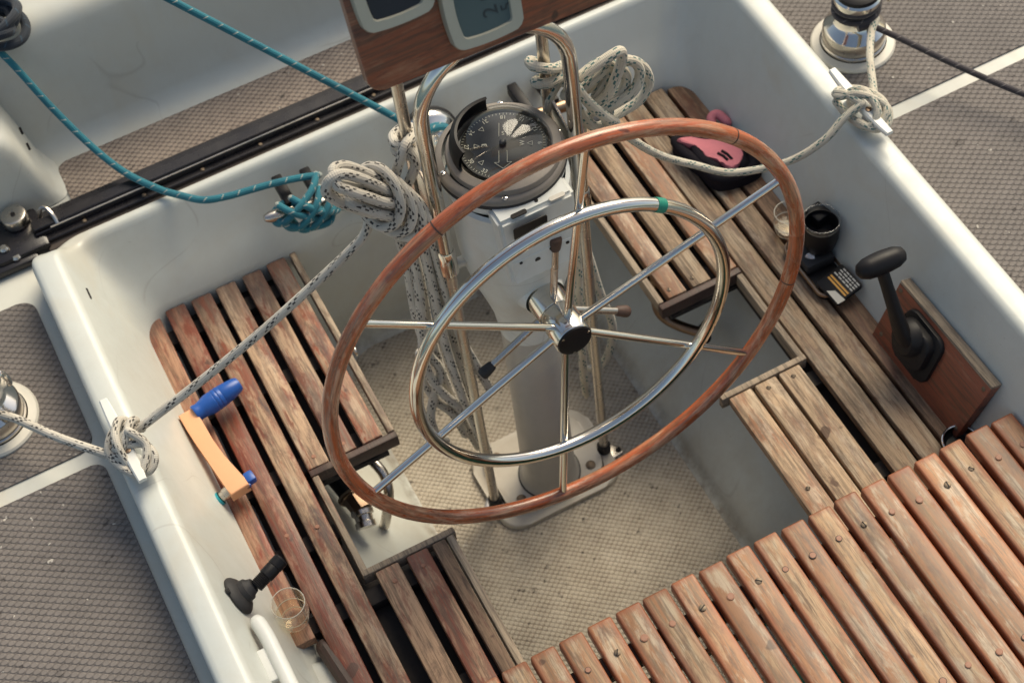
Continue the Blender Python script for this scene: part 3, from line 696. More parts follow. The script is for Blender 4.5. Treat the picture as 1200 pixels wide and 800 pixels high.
# hood over the forward port quarter
bm = B(); lathe(bm, [(.0795, .980), (.0815, .997), (.078, 1.014), (.070, 1.022), (.066, 1.0205), (.0735, 1.0125), (.0768, .9965), (.0745, .980)], cm2, 28, math.radians(82), math.radians(190)); obj('hood', bm, 'black_plastic', comp)

# ================================================================== PEDESTAL GUARD
guard = thing('pedestal_guard', 'stainless steel hoop guard straddling the steering pedestal', 'guard rail', (0, 0, 0))
GX = .12
arc = [(-GX, 0, .80), (-GX, 0, .95), (-GX, 0, 1.105)] + [(-GX * math.cos(t), 0, 1.115 + (GX + .002) * math.sin(t)) for t in [PI * i / 20 for i in range(1, 20)]] + [(GX, 0, 1.105), (GX, 0, .95), (GX, 0, .80)]
bm = B(); tube(bm, arc, .0118, 20); obj('hoop', bm, 'steel', guard)
for s in (-1, 1):
    bm = B(); rod(bm, (s * GX, 0, .008), (s * GX, 0, .805), .0092, 18); obj('leg', bm, 'steel_dull', guard)
    bm = B(); lathe(bm, [(.0125, .765), (.0152, .768), (.0152, .800), (.0142, .805), (.0142, .820), (.0122, .824)], Matrix.Translation((s * GX, 0, 0)), 24); cl = obj('clamp', bm, 'steel', guard)
    bm = B(); box(bm, min(s * .085, s * .118), max(s * .085, s * .118), -.008, .008, .772, .784, .003); obj('bracket', bm, 'dull_white', cl)
    bm = B(); lathe(bm, [(.0135, .012), (.0135, .03), (.011, .036), (.0095, .037)], Matrix.Translation((s * GX, 0, 0)), 20); ft = obj('foot_socket', bm, 'black_rubber', guard)
    bm = B(); c0 = V((s * .124, -.004))
    pts = []
    for a in (90, 210, 330):
        for da in (-35, 0, 35): t = math.radians(a + da + (10 if s > 0 else -10)); b0 = math.radians(a + (10 if s > 0 else -10)); pts.append((c0.x + .022 * math.cos(b0) + .010 * math.cos(t), c0.y + .022 * math.sin(b0) + .010 * math.sin(t)))
    prism(bm, pts, .0145 if False else .003, .0085, bev=.001); fl = obj('foot_flange', bm, 'steel_dull', guard)
    for a in (90, 210, 330):
        b0 = math.radians(a + (10 if s > 0 else -10)); bm = B(); lathe(bm, [(.0055, .0085), (.005, .0110), (0, .0116)], Matrix.Translation((c0.x + .023 * math.cos(b0), c0.y + .023 * math.sin(b0), 0)), 12); obj('bolt', bm, 'dark_gap', fl)
for s, x, y in ((-1, -.127, .060), (1, .107, .066)):
    bm = B(); rod(bm, (x, y, .90), (x, y - .005, 1.30), .0094, 18); obj('instrument_post', bm, 'steel_dull', guard)
    # flat stay plate between post and hoop
    bm = B(); mt = axis_frame((x * .5 + s * GX * .5, y * .5, .88), V((s * GX - x, -y, 0)).cross(V((0, 0, 1))))
    d = V((s * GX - x, -y, 0)).normalized()
    fr_ = frame((x, y, .885), d, (0, 0, 1), d.cross(V((0, 0, 1))))
    prism(bm, [(-.014, .10), (.014, .10), (.058, .05), (.064, -.09), (.035, -.095), (-.012, .0)], -.0025, .0025, fr_, bev=.001); pl = obj('stay_plate', bm, 'steel_dull', guard)
    for q in ((.048, .035), (.048, -.02), (.048, -.07)):
        bm = B(); mt2 = fr_ @ Matrix.Translation((q[0], q[1], 0)); lathe(bm, [(.0055, -.006), (.006, -.0035), (.006, .0035), (.0055, .006), (0, .0065)], mt2, 14); obj('bolt', bm, 'steel', pl)

# ================================================================== INSTRUMENT BOARD + DISPLAYS
t_ = V((0, .047, .118)).normalized(); n_ = V((0, -t_[2], t_[1]))
bM = frame((0, -.0895, 1.3095), (1, 0, 0), t_, n_)
roll = Matrix.Rotation(math.radians(-1.6), 4, 'Z'); bM = bM @ Matrix.Translation((-.19, .002, 0)) @ roll @ Matrix.Translation((.19, 0, 0))
board = thing('instrument_board', 'varnished reddish wooden instrument board above the compass', 'board', tuple(bM @ V((0, 0, -.01))))
bm = B(); prism(bm, rrect(-.205, .185, .0, .21, .018, 6), -.020, .0, bM, bev=.004, seg=3); obj('board_panel', bm, 'board_varnish', board)
def display(name, u0, u1, v0, v1, label, scr, txt):
    cx, cy = (u0 + u1) / 2, (v0 + v1) / 2; w, h = (u1 - u0) / 2, (v1 - v0) / 2
    m_ = bM @ Matrix.Translation((cx, cy, 0))
    th = thing(name, label, 'display', tuple(m_ @ V((0, 0, .0))), 'instrument displays')
    def bow(w, h, bx, by, rr=.007):     # rectangle with slightly bowed sides
        out = []
        for p in rrect(-w, w, -h, h, rr, 4):
            out.append((p[0] + math.copysign(bx, p[0]) * (1 - min(1, abs(p[1]) / h) ** 2), p[1] + math.copysign(by, p[1]) * (1 - min(1, abs(p[0]) / w) ** 2)))
        return out
    def sub(pts, k=5):
        out = []
        for a, b in zip(pts, pts[1:] + pts[:1]):
            n = 1 if (V(a) - V(b)).length < .02 else 8
            for i in range(n): out.append((a[0] + (b[0] - a[0]) * i / n, a[1] + (b[1] - a[1]) * i / n))
        return out
    def shape(w, h, bx, by, rr):
        return [(x + math.copysign(bx, x) * (1 - min(1, abs(y) / h) ** 2) if abs(abs(x) - w) < 1e-4 else x, y + math.copysign(by, y) * (1 - min(1, abs(x) / w) ** 2) if abs(abs(y) - h) < 1e-4 else y) for x, y in sub(rrect(-w, w, -h, h, rr, 4))]
    so, si = shape(w, h, .004, .004, .010), shape(w - .015, h - .013, .003, .003, .004)
    bm = B()
    o0 = [bm.verts.new(m_ @ V((x, y, .0005))) for x, y in so]; o1 = [bm.verts.new(m_ @ V((x, y, .011))) for x, y in so]
    o2 = [bm.verts.new(m_ @ V((x * .975, y * .97, .0155))) for x, y in so]
    n = len(so)
    for a, b in ((o0, o1), (o1, o2)):
        for i in range(n): bm.faces.new((a[i], a[(i + 1) % n], b[(i + 1) % n], b[i]))
    i2 = [bm.verts.new(m_ @ V((x, y, .0150))) for x, y in si]; i1 = [bm.verts.new(m_ @ V((x * .97, y * .97, .0110))) for x, y in si]; ni = len(si)
    # bridge the two outlines by angle
    k = len(o2)
    if k == ni:
        for i in range(n): bm.faces.new((o2[i], o2[(i + 1) % n], i2[(i + 1) % n], i2[i]))
    for i in range(ni): bm.faces.new((i2[i], i2[(i + 1) % ni], i1[(i + 1) % ni], i1[i]))
    obj('bezel', bm, 'grey_bezel', th, smooth=40)
    bm = B(); f = bm.faces.new([bm.verts.new(m_ @ V((x * .975, y * .975, .0112))) for x, y in si]); s_ = obj('screen', bm, scr, th, smooth=0)
    if txt:
        bm = B()
        for s, size, x, y, r in txt: text_bm(bm, s, size, m_ @ Matrix.Translation((x, y, .0116)) @ Matrix.Rotation(r, 4, 'Z') , .0001)
        obj('digits', bm, 'lcd_segment', s_, smooth=0)
display('instrument_display', -.192, -.094, .086, .178, 'grey-framed dark display at the left of the wooden instrument board', 'lcd_dark', None)
display('instrument_display', -.083, .016, .017, .113, 'grey-framed display with pale grey screen at the middle of the wooden board', 'lcd_grey', [('2', .030, .010, -.012, PI / 2), ('5', .024, .033, -.014, PI / 2), ('N', .026, .010, .014, PI / 2), ('5', .026, .033, .010, PI / 2)])

# ================================================================== STEERING WHEEL
wheel = thing('ship_helm', 'large wooden-rimmed steel steering wheel with inner steel ring', 'wheel', tuple(WC))
def circ(R, off, n): return [wheelM @ V((R * math.cos(2 * PI * i / n), R * math.sin(2 * PI * i / n), off)) for i in range(n)]
bm = B(); tube(bm, circ(.4095, 0, 128), .0127, 20, closed=True); rim = obj('wooden_rim', bm, 'rim_varnish', wheel, smooth=180)
for a in (115.5, 44.1, -16):
    bm = B(); aa = math.radians(a); tube(bm, [wheelM @ V((.4095 * math.cos(aa + d), .4095 * math.sin(aa + d), 0)) for d in (-.003, .003)], .01295, 20); obj('joint', bm, 'tip_brown', rim)
bm = B(); tube(bm, circ(.2705, .004, 96), .0110, 18, closed=True); gr = obj('grab_ring', bm, 'steel', wheel, smooth=180)
bm = B(); tube(bm, [wheelM @ V((.2705 * math.cos(math.radians(a)), .2705 * math.sin(math.radians(a)), .004)) for a in (50.8, 52.0, 53.2, 54.4)], .0117, 18); obj('tape', bm, 'green_tape', gr)
bm = B(); lathe(bm, [(.0, -.0515), (.0305, -.0515), (.0312, -.0505), (.0312, .004), (.0298, .006)], wheelM, 48); hub = obj('hub', bm, 'steel', wheel)
bm = B(); lathe(bm, [(.0297, .0058), (.0285, .0085), (.024, .0098), (0, .0102)], wheelM, 40); cap = obj('hub_cap', bm, 'black_plastic', hub)
for a in (20, 140, 260):
    bm = B(); lathe(bm, [(.0024, .0085), (.0024, .0100), (0, .0103)], wheelM @ Matrix.Translation((.0255 * math.cos(math.radians(a)), .0255 * math.sin(math.radians(a)), 0)), 8); obj('screw', bm, 'steel_dull', cap)
for k in range(6):
    a = math.radians(81.5 + 60 * k - (1.0 if k in (4, 5) else 0)); d = WX * math.cos(a) + WU * math.sin(a)
    bm = B(); rod(bm, WC - WN * .020 + d * .029, WC + d * .398, .0066, 18); obj('spoke', bm, 'steel', wheel)

# ================================================================== ROPES
def rope_part(name, strands, r, mat, parent, sub=8, closed=()):
    bm = B()
    for i, s in enumerate(strands): tube(bm, catmull(s, sub, i in closed), r, 14, closed=i in closed, round_end=True)
    return obj(name, bm, mat, parent, smooth=180)
RL = .0083
ropeL = thing('genoa_sheet', 'white rope with black flecks coiled on the left side of the guard', 'rope', (-.16, .02, .9), 'jib sheets')
coil = [
    [(-.176, .006, .985), (-.203, .000, 1.032), (-.229, .000, 1.068), (-.251, .000, 1.089), (-.270, .000, 1.086), (-.278, .002, 1.062), (-.262, .002, 1.030), (-.229, .000, .990), (-.196, .004, .952)],
    [(-.178, -.004, .985), (-.200, -.016, 1.008), (-.228, -.017, 1.042), (-.251, -.014, 1.068), (-.262, -.008, 1.080), (-.258, .012, 1.090), (-.236, .022, 1.075), (-.20, .020, 1.03), (-.18, .018, .99)],
    [(-.180, .016, .945), (-.214, .022, .974), (-.241, .022, 1.003), (-.262, .024, 1.026), (-.262, .034, 1.046), (-.235, .034, 1.024), (-.20, .032, .985), (-.175, .030, .96)],
    [(-.184, -.012, .962), (-.212, -.020, .992), (-.236, -.016, 1.018), (-.250, -.006, 1.030), (-.248, .012, 1.020)],
]
rope_part('coil', coil, RL, 'rope_black_fleck', ropeL)
wraps = []
for k, (cx, cz, dx, dz) in enumerate(((-.203, .998, .020, .047), (-.190, .974, .023, .044), (-.178, .952, .023, .040), (-.167, .932, .02, .036))):
    wraps.append([(cx + dx * math.cos(a) * .9 + .55 * dz * math.sin(a) * .7, .008 - .034 * math.cos(a + .3), cz + dz * math.sin(a) * .85 - dx * .6 * math.cos(a)) for a in [2 * PI * i / 12 for i in range(12)]])
rope_part('wrapping_turns', wraps, RL, 'rope_black_fleck', ropeL, closed=(0, 1, 2, 3))
rope_part('hitch', [[(-.176, .030, .965), (-.166, .030, 1.000), (-.152, .026, 1.040), (-.140, .030, 1.056), (-.124, .044, 1.050), (-.114, .066, 1.040), (-.122, .084, 1.030), (-.142, .078, 1.030), (-.147, .056, 1.034), (-.134, .040, 1.032), (-.130, .030, 1.010), (-.142, .026, .990), (-.152, .030, .970)],
                    [(-.147, .050, 1.020), (-.128, .040, 1.016), (-.113, .058, 1.014), (-.122, .080, 1.012), (-.143, .074, 1.014)]], RL * .95, 'rope_black_fleck', ropeL, closed=(1,))
hang = [
    [(-.170, .02, .935), (-.166, .03, .846), (-.166, .03, .747), (-.175, .03, .642), (-.186, .03, .523), (-.176, .03, .434), (-.142, .028, .341), (-.13, .02, .33)],
    [(-.176, .03, .93), (-.178, .04, .860), (-.176, .04, .768), (-.180, .04, .635), (-.174, .04, .528), (-.160, .04, .458), (-.180, .04, .397), (-.196, .04, .332), (-.192, .04, .269), (-.178, .04, .24)],
    [(-.160, .01, .93), (-.150, .018, .847), (-.148, .02, .723), (-.147, .02, .559), (-.136, .02, .388), (-.122, .02, .259), (-.116, .02, .165)],
    [(-.152, .02, .92), (-.138, .028, .828), (-.131, .034, .692), (-.127, .036, .531), (-.121, .034, .372), (-.110, .032, .215), (-.104, .03, .125)],
    [(-.150, .00, .93), (-.135, .014, .841), (-.128, .016, .692), (-.117, .016, .552), (-.101, .016, .46), (-.084, .016, .370)],
    [(-.165, .04, .93), (-.160, .046, .82), (-.158, .05, .70), (-.160, .05, .56), (-.152, .05, .40), (-.132, .05, .24), (-.118, .045, .16)],
    [(-.186, .05, .52), (-.190, .05, .44), (-.176, .05, .36), (-.152, .048, .30), (-.138, .045, .22)],
]
rope_part('hanging_tail', hang, RL, 'rope_black_fleck', ropeL)
rope_part('line', [[(-.215, .024, .975), (-.222, .022, .945), (-.234, .02, .918), (-.262, .022, .893), (-.33, .028, .845), (-.43, .040, .775), (-.54, .055, .705), (-.625, .066, .656), (-.672, .070, .632), (-.690, .066, .630)],
                   [(-.704, .030, .630), (-.735, .072, .618), (-.790, .155, .592), (-.846, .245, .572), (-.885, .286, .565)]], RL * .92, 'rope_black_fleck', ropeL, sub=14)
rope_part('cleat_turns', [[(-.660, .070, .632), (-.680, .085, .640), (-.705, .080, .640), (-.722, .060, .628), (-.715, .040, .622), (-.690, .052, .652), (-.672, .078, .650), (-.664, .088, .634), (-.690, .098, .622)],
                          [(-.722, .066, .618), (-.700, .050, .638), (-.668, .036, .640), (-.660, .010, .632), (-.678, -.004, .622), (-.700, .014, .622), (-.705, .050, .655), (-.690, .085, .655), (-.678, .095, .636)],
                          [(-.722, .05, .622), (-.712, .02, .625), (-.695, -.005, .628), (-.678, .004, .634), (-.664, .030, .645), (-.680, .055, .662)]], RL * .86, 'rope_black_fleck', ropeL)

ropeR = thing('genoa_sheet', 'cream rope with green flecks coiled on the right side of the guard', 'rope', (.18, .05, 1.0), 'jib sheets')
rope_part('hitch', [[(.133, .08, 1.011), (.112, .090, 1.030), (.090, .078, 1.060), (.086, .058, 1.070), (.094, .046, 1.072), (.112, .044, 1.062), (.132, .06, 1.042)],
                    [(.136, .080, .995), (.112, .088, 1.000), (.092, .070, 1.022), (.088, .050, 1.038), (.102, .040, 1.040), (.120, .045, 1.036), (.124, .060, 1.010), (.108, .060, .985), (.106, .070, .925)]], RL, 'rope_green_fleck', ropeR)
coilR = [
    [(.130, .045, 1.020), (.148, .030, 1.036), (.175, .026, 1.050), (.204, .026, 1.058), (.219, .030, 1.052), (.219, .030, 1.030), (.203, .026, 1.000), (.187, .028, .972), (.166, .036, .955)],
    [(.160, .05, .985), (.185, .05, .996), (.213, .05, 1.008), (.238, .05, 1.005), (.256, .05, .984), (.257, .046, .960), (.239, .042, .938), (.209, .042, .929), (.182, .045, .924)],
    [(.178, .07, .955), (.205, .07, .966), (.232, .07, .978), (.258, .07, .974), (.279, .068, .944), (.282, .064, .912), (.262, .060, .890), (.231, .058, .884), (.198, .055, .884)],
    [(.146, .055, .985), (.168, .06, .980), (.186, .06, .988), (.210, .06, .990), (.232, .06, .980), (.240, .058, .955), (.224, .055, .932), (.188, .052, .928), (.165, .05, .92)],
    [(.125, .04, 1.000), (.150, .05, 1.008), (.178, .052, 1.020), (.200, .050, 1.024), (.212, .048, 1.010), (.200, .046, .985), (.178, .044, .962)],
    [(.126, .022, 1.058), (.134, .016, 1.036), (.148, .014, 1.000), (.166, .016, .965), (.188, .022, .925), (.205, .035, .895)],
    [(.140, .045, .985), (.146, .045, .955), (.156, .044, .925), (.170, .044, .899), (.186, .046, .888), (.200, .048, .900), (.204, .052, .925)],
]
rope_part('coil', coilR, RL, 'rope_green_fleck', ropeR)
rope_part('hanging_tail', [[(.150, .05, .92), (.138, .05, .80), (.128, .05, .66), (.124, .05, .535), (.118, .05, .448), (.117, .05, .344), (.114, .05, .218), (.116, .05, .150)],
                           [(.160, .06, .90), (.146, .06, .78), (.145, .065, .63), (.158, .06, .5), (.170, .06, .415), (.186, .06, .323), (.177, .06, .245), (.155, .06, .205), (.135, .06, .215)],
                           [(.150, .07, .88), (.142, .07, .70), (.144, .07, .498), (.142, .07, .382), (.144, .07, .256), (.150, .07, .170)]], RL * .95, 'rope_green_fleck', ropeR)
rope_part('line', [[(.188, .022, .925), (.205, .030, .888), (.255, .05, .796), (.33, .11, .660), (.40, .13, .575), (.47, .11, .530), (.55, .06, .56), (.61, .04, .60), (.655, .045, .63), (.690, .045, .648)],
                   [(.715, .040, .635), (.742, .085, .625), (.790, .165, .605), (.835, .225, .590), (.862, .250, .585)]], RL * .85, 'rope_green_fleck', ropeR, sub=14)
rope_part('cleat_turns', [[(.690, .045, .648), (.676, .075, .652), (.672, .095, .640), (.690, .105, .628), (.715, .085, .632), (.728, .045, .640), (.722, .015, .638), (.704, .005, .625)],
                          [(.672, .100, .632), (.668, .080, .645), (.690, .062, .657), (.712, .040, .652), (.728, .020, .636), (.716, .000, .622), (.690, .002, .622), (.676, .030, .622)],
                          [(.668, .090, .622), (.670, .050, .620), (.684, .012, .622), (.706, .020, .645), (.706, .060, .655), (.694, .085, .640)]], RL * .85, 'rope_green_fleck', ropeR)

TR = .0068
t1 = thing('control_line', 'teal line sagging from top left to the bulkhead cleat', 'rope', (-.22, .52, .47), 'teal lines')
rope_part('line', [[(-.72, 1.02, .88), (-.66, .935, .815), (-.608, .87, .757), (-.567, .80, .654), (-.529, .725, .590), (-.495, .668, .5555), (-.455, .61, .545), (-.425, .57, .549), (-.392, .527, .560), (-.350, .515, .557), (-.311, .512, .552), (-.262, .508, .546), (-.215, .506, .534), (-.180, .502, .524)]], TR, 'rope_teal', t1, sub=10)

# horn cleats on the bulkhead
def bulk_cleat(cx, cz, label, ang):
    y = .470
    c = thing('bulkhead_cleat', label, 'cleat', (cx, y + .06, cz), 'bulkhead cleats')
    d = V((math.cos(ang), 0, -math.sin(ang)))
    bm = B(); P = [V((cx, y, cz)) + d * t for t in (-.080, -.070, -.05, -.02, .02, .05, .070, .080)]
    rr = [.006, .0105, .0125, .012, .012, .0125, .0105, .006]
    tube(bm, P, lambda t: rr[min(7, int(round(t * 7)))], 14); obj('horn', bm, 'steel_dull' if cx < 0 else 'bronze', c)
    for t in (-.022, .034):
        bm = B(); p = V((cx, y, cz)) + d * t; box(bm, p.x - .010, p.x + .010, y + .004, y + .080, p.z - .006, p.z + .020, .003); obj('leg', bm, 'black_plastic', c)
    return c
bulk_cleat(-.228, .494, 'steel horn cleat wound with teal rope on the front bulkhead', .22)
cl_t = [
    [(-.165, .500, .488), (-.185, .470, .492), (-.225, .448, .484), (-.262, .446, .462), (-.278, .462, .452), (-.268, .484, .456), (-.240, .480, .470), (-.205, .452, .466), (-.170, .444, .436), (-.150, .456, .420), (-.152, .480, .424), (-.180, .486, .446)],
    [(-.262, .468, .490), (-.245, .446, .482), (-.218, .438, .458), (-.190, .442, .432), (-.172, .458, .416), (-.160, .480, .424)],
    [(-.232, .470, .490), (-.214, .446, .482), (-.190, .436, .460), (-.168, .442, .440), (-.150, .462, .436), (-.150, .484, .450)],
    [(-.172, .476, .478), (-.188, .446, .478), (-.214, .434, .460), (-.240, .438, .440), (-.258, .456, .430), (-.262, .478, .440)],
    [(-.148, .474, .462), (-.165, .446, .462), (-.190, .432, .446), (-.218, .434, .428), (-.236, .450, .416), (-.244, .476, .424)],
    [(-.274, .466, .468), (-.262, .446, .452), (-.232, .440, .432), (-.200, .440, .414), (-.172, .450, .402), (-.155, .472, .410)],
    [(-.268, .476, .446), (-.245, .452, .430), (-.215, .446, .412), (-.185, .452, .400), (-.165, .475, .402)],
]
cl_t = [[(-.228 + (x + .212) * .92, y + .004, .494 + (z - .452) * .90) for x, y, z in st_] for st_ in cl_t]
rope_part('cleat_turns', cl_t, TR, 'rope_teal', t1)
bulk_cleat(.262, .465, 'bronze horn cleat behind the compass on the front bulkhead', .15)

# bulkhead winch with the second teal line
bw = thing('bulkhead_winch', 'round steel winch on the front bulkhead behind the left guard post', 'winch', (.052, .53, .47), 'winches')
wm = axis_frame((.052, .528, .470), (0, -1, .34))
bm = B(); lathe(bm, [(.056, -.012), (.060, -.002), (.060, .003), (.056, .0055)], wm, 48); obj('base_flange', bm, 'black_rubber', bw)
bm = B(); lathe(bm, [(.0555, .0055), (.0545, .012), (.048, .020), (.036, .026), (.030, .036), (.030, .052), (.036, .058), (.036, .064), (.028, .068), (0, .068)], wm, 48); obj('drum', bm, 'steel', bw)
t2 = thing('control_line', 'straight teal line running down to the bulkhead winch', 'rope', (.03, .5, .5), 'teal lines')
turns = [wm @ V((.036 * math.cos(a), .036 * math.sin(a), .032 + .0055 * a / PI)) for a in [2 * PI * i / 16 for i in range(0, 26)]]
rope_part('line', [[(-.59, .905, 1.135), (-.305, .725, .850), (-.150, .626, .696), (-.020, .540, .568), (.012, .505, .540)]], TR, 'rope_teal', t2, sub=12)
bm = B(); tube(bm, [wm @ V((.036 * math.cos(a), .036 * math.sin(a), .034 + .0045 * a / PI)) for a in [2 * PI * i / 24 for i in range(0, 44)]], TR, 12, round_end=True); obj('winch_turns', bm, 'rope_teal', t2, smooth=180)
rope_part('tail', [[(.085, .49, .455), (.04, .49, .40), (-.03, .492, .385), (-.085, .495, .382), (-.13, .50, .40), (-.16, .500, .42)]], TR, 'rope_teal', t2)

# dark coil hanging at top left over the cabin edge
cd = thing('rope_coil', 'dark navy rope coil hanging over the cabin edge at top left', 'rope', (-.58, .93, .80))
st = []
for k, (cx, cy, r, sq, ro) in enumerate(((-.592, .893, .046, .92, 0), (-.603, .905, .043, .62, .5), (-.585, .915, .040, .80, 1.1), (-.612, .885, .047, .55, -.7), (-.598, .900, .052, .85, .3))):
    st.append([(cx + r * math.cos(a) * math.cos(ro) - r * sq * math.sin(a) * math.sin(ro), cy + r * math.cos(a) * math.sin(ro) + r * sq * math.sin(a) * math.cos(ro), .782 + .008 * k + .006 * math.sin(2 * a + k)) for a in [2 * PI * i / 14 for i in range(14)]])
rope_part('coil', st, .0088, 'rope_navy', cd, closed=(0, 1, 2, 3, 4))

# ================================================================== DECK CLEATS AND WINCHES
def deck_cleat(x, y, label, ang):
    c = thing('deck_cleat', label, 'cleat', (x, y, .5985), 'white coaming cleats')
    mt = Matrix.Translation((x, y, .5985)) @ Matrix.Rotation(ang, 4, 'Z')
    bm = B(); rows = []
    for t in [i / 16 for i in range(17)]:
        yy = -.088 + .176 * t; e = abs(2 * t - 1); w = .0105 - .0035 * e ** 2; z0 = .028 + .007 * e ** 2; h = .0125 - .005 * e
        rows.append([bm.verts.new(mt @ V(p)) for p in ((-w, yy, z0), (w, yy, z0), (w, yy, z0 + h * .7), (w * .7, yy, z0 + h), (-w * .7, yy, z0 + h), (-w, yy, z0 + h * .7))])
    for a, b in zip(rows, rows[1:]):
        for i in range(6): bm.faces.new((a[i], a[(i + 1) % 6], b[(i + 1) % 6], b[i]))
    bm.faces.new(rows[0]); bm.faces.new(rows[-1]); obj('horn', bm, 'white_paint', c, smooth=40)
    for yy in (-.024, .024):
        bm = B(); lathe(bm, [(.016, 0), (.016, .004), (.010, .012), (.0095, .030)], mt @ Matrix.Translation((0, yy, 0)), 20); lg = obj('leg', bm, 'white_paint', c)
        bm = B(); lathe(bm, [(.0055, .0400), (.0055, .0415), (.003, .0422), (0, .0422)], mt @ Matrix.Translation((0, yy, 0)), 14); obj('screw', bm, 'bronze', lg)
deck_cleat(-.6945, .062, 'white horn cleat on the left coaming wrapped in black-flecked rope', .03)
deck_cleat(.697, .058, 'white horn cleat on the right coaming wrapped in green-flecked rope', .02)
def deck_winch(x, y, label):
    w = thing('deck_winch', label, 'winch', (x, y, .4995), 'winches'); mt = Matrix.Translation((x, y, .4995))
    bm = B(); lathe(bm, [(.080, -.002), (.080, .0035), (.077, .007), (.063, .010)], mt, 56); obj('mounting_pad', bm, 'dull_white', w)
    bm = B(); lathe(bm, [(.0615, .008), (.0615, .016), (.0590, .018)], mt, 56); obj('base_ring', bm, 'steel_dull', w)
    bm = B(); lathe(bm, [(.0585, .018), (.0592, .022), (.0592, .043), (.0575, .047)], mt, 56); obj('skirt', bm, 'steel_dull', w)
    bm = B(); lathe(bm, [(.0573, .047), (.0545, .050), (.042, .060), (.0365, .066), (.0345, .075), (.034, .090), (.0365, .104), (.043, .112), (.0445, .116), (.0445, .128), (.041, .132)], mt, 56); obj('drum', bm, 'steel', w)
    bm = B(); lathe(bm, [(.0408, .132), (.0395, .139), (.030, .143), (.012, .1435), (.0115, .138), (0, .138)], mt, 48); obj('top_cap', bm, 'black_plastic', w)
    bm = B(); tube(bm, catmull([mt @ V((.040, -.012, .130)), mt @ V((.052, -.016, .128)), mt @ V((.058, -.020, .112)), mt @ V((.057, -.022, .104))], 6), .0055, 10, round_end=True); obj('feeder_arm', bm, 'steel', w)
deck_winch(-.884, .312, 'chrome sheet winch on cream pad on the left side deck')
deck_winch(.842, .288, 'chrome sheet winch on cream pad on the right side deck')
def winch_turns(parent, x, y, r, mat, rr):
    bm = B(); tube(bm, [V((x + r * math.cos(a), y + r * math.sin(a), .580 + .0030 * a)) for a in [2 * PI * i / 24 for i in range(0, 56)]], rr, 12, round_end=True); obj('winch_turns', bm, mat, parent, smooth=180)
winch_turns(ropeL, -.884, .312, .0435, 'rope_black_fleck', RL * .92)
dk = thing('halyard', 'thin dark line leading from the right winch across the deck', 'rope', (.9, .26, .56))
rope_part('line', [[(.846, .246, .582), (.878, .199, .572), (.935, .096, .560), (1.003, -.015, .548), (1.15, -.25, .535), (1.4, -.66, .52)]], .0058, 'rope_dark', dk, sub=10)
winch_turns(dk, .842, .288, .0405, 'rope_dark', .0062)
bm = B(); tube(bm, catmull([(.820, .248, .585), (.838, .246, .586), (.858, .256, .588)], 6), .0075, 12); obj('winch_lead', bm, 'rope_dark', dk)

# ================================================================== THROTTLE
TBW = V((.080, 0, .234)).normalized(); TBN = V((-.234, 0, .080)).normalized()     # up the coaming face, and out of it
tM = frame((.584, -.22, .364), (0, -1, 0), TBW, TBN)      # x runs aft
tb = thing('throttle_board', 'reddish varnished board fixed to the right coaming under the throttle', 'board', (.60, -.34, .42))
bm = B(); prism(bm, [(.0, -.010), (.252, -.006), (.262, .134), (.002, .128)], .001, .021, tM, bev=.0025); obj('panel', bm, 'throttle_board_wood', tb)
bm = B(); prism(bm, [(.003, .1283), (.262, .1343), (.262, .140), (.003, .1340)], .0005, .0215, tM, bev=.001); obj('top_batten', bm, 'teak_trim', tb)
for u_, v_ in ((.012, .118), (.018, .012), (.243, .012), (.250, .122)):
    bm = B(); lathe(bm, [(.0045, .020), (.0045, .0218), (.003, .0224), (0, .0225)], tM @ Matrix.Translation((u_, v_, 0)), 14); obj('screw', bm, 'brass_screw', tb)
thr = thing('throttle_lever', 'black engine throttle lever on the reddish board', 'throttle', (.59, -.30, .43))
bm = B(); prism(bm, rrect(.048, .150, .016, .122, .022, 5), .0212, .030, tM, bev=.003, seg=3); prism(bm, rrect(.056, .138, .034, .114, .024, 5), .0298, .046, tM, bev=.006, seg=3); obj('mounting_plate', bm, 'black_dusty', thr)
bm = B(); lathe(bm, [(.034, .045), (.032, .056), (.026, .064), (.014, .0665), (0, .067)], tM @ Matrix.Translation((.091, .088, 0)), 32); obj('pivot_boss', bm, 'black_dusty', thr)
bm = B()
p0 = tM @ V((.091, .088, .058)); p1 = V((.548, -.236, .592)); ax = (p1 - p0)
rows = []
Z = ax.normalized(); X = Z.cross(V((0, 1, 0))).normalized(); Y = Z.cross(X)
for t, w, d in ((-.10, .022, .010), (0., .024, .012), (.15, .023, .013), (.45, .0175, .011), (.75, .0155, .010), (1., .0155, .010)):
    c = p0 + ax * t; rows.append([bm.verts.new(c + Y * (w * math.cos(a)) + X * (d * math.sin(a))) for a in [2 * PI * i / 16 for i in range(16)]])
for a, b in zip(rows, rows[1:]):
    for i in range(16): bm.faces.new((a[i], a[(i + 1) % 16], b[(i + 1) % 16], b[i]))
bm.faces.new(rows[0]); bm.faces.new(rows[-1]); obj('lever_arm', bm, 'black_plastic', thr, smooth=50)
bm = B(); gA, gB = p1 + V((-.027, .004, .008)), p1 + V((.030, .002, .006))
tube(bm, [gA.lerp(gB, t) for t in [i / 10 for i in range(11)]], lambda t: .0185 + .002 * math.sin(PI * t), 20, round_end=True); obj('grip', bm, 'black_plastic', thr, smooth=60)

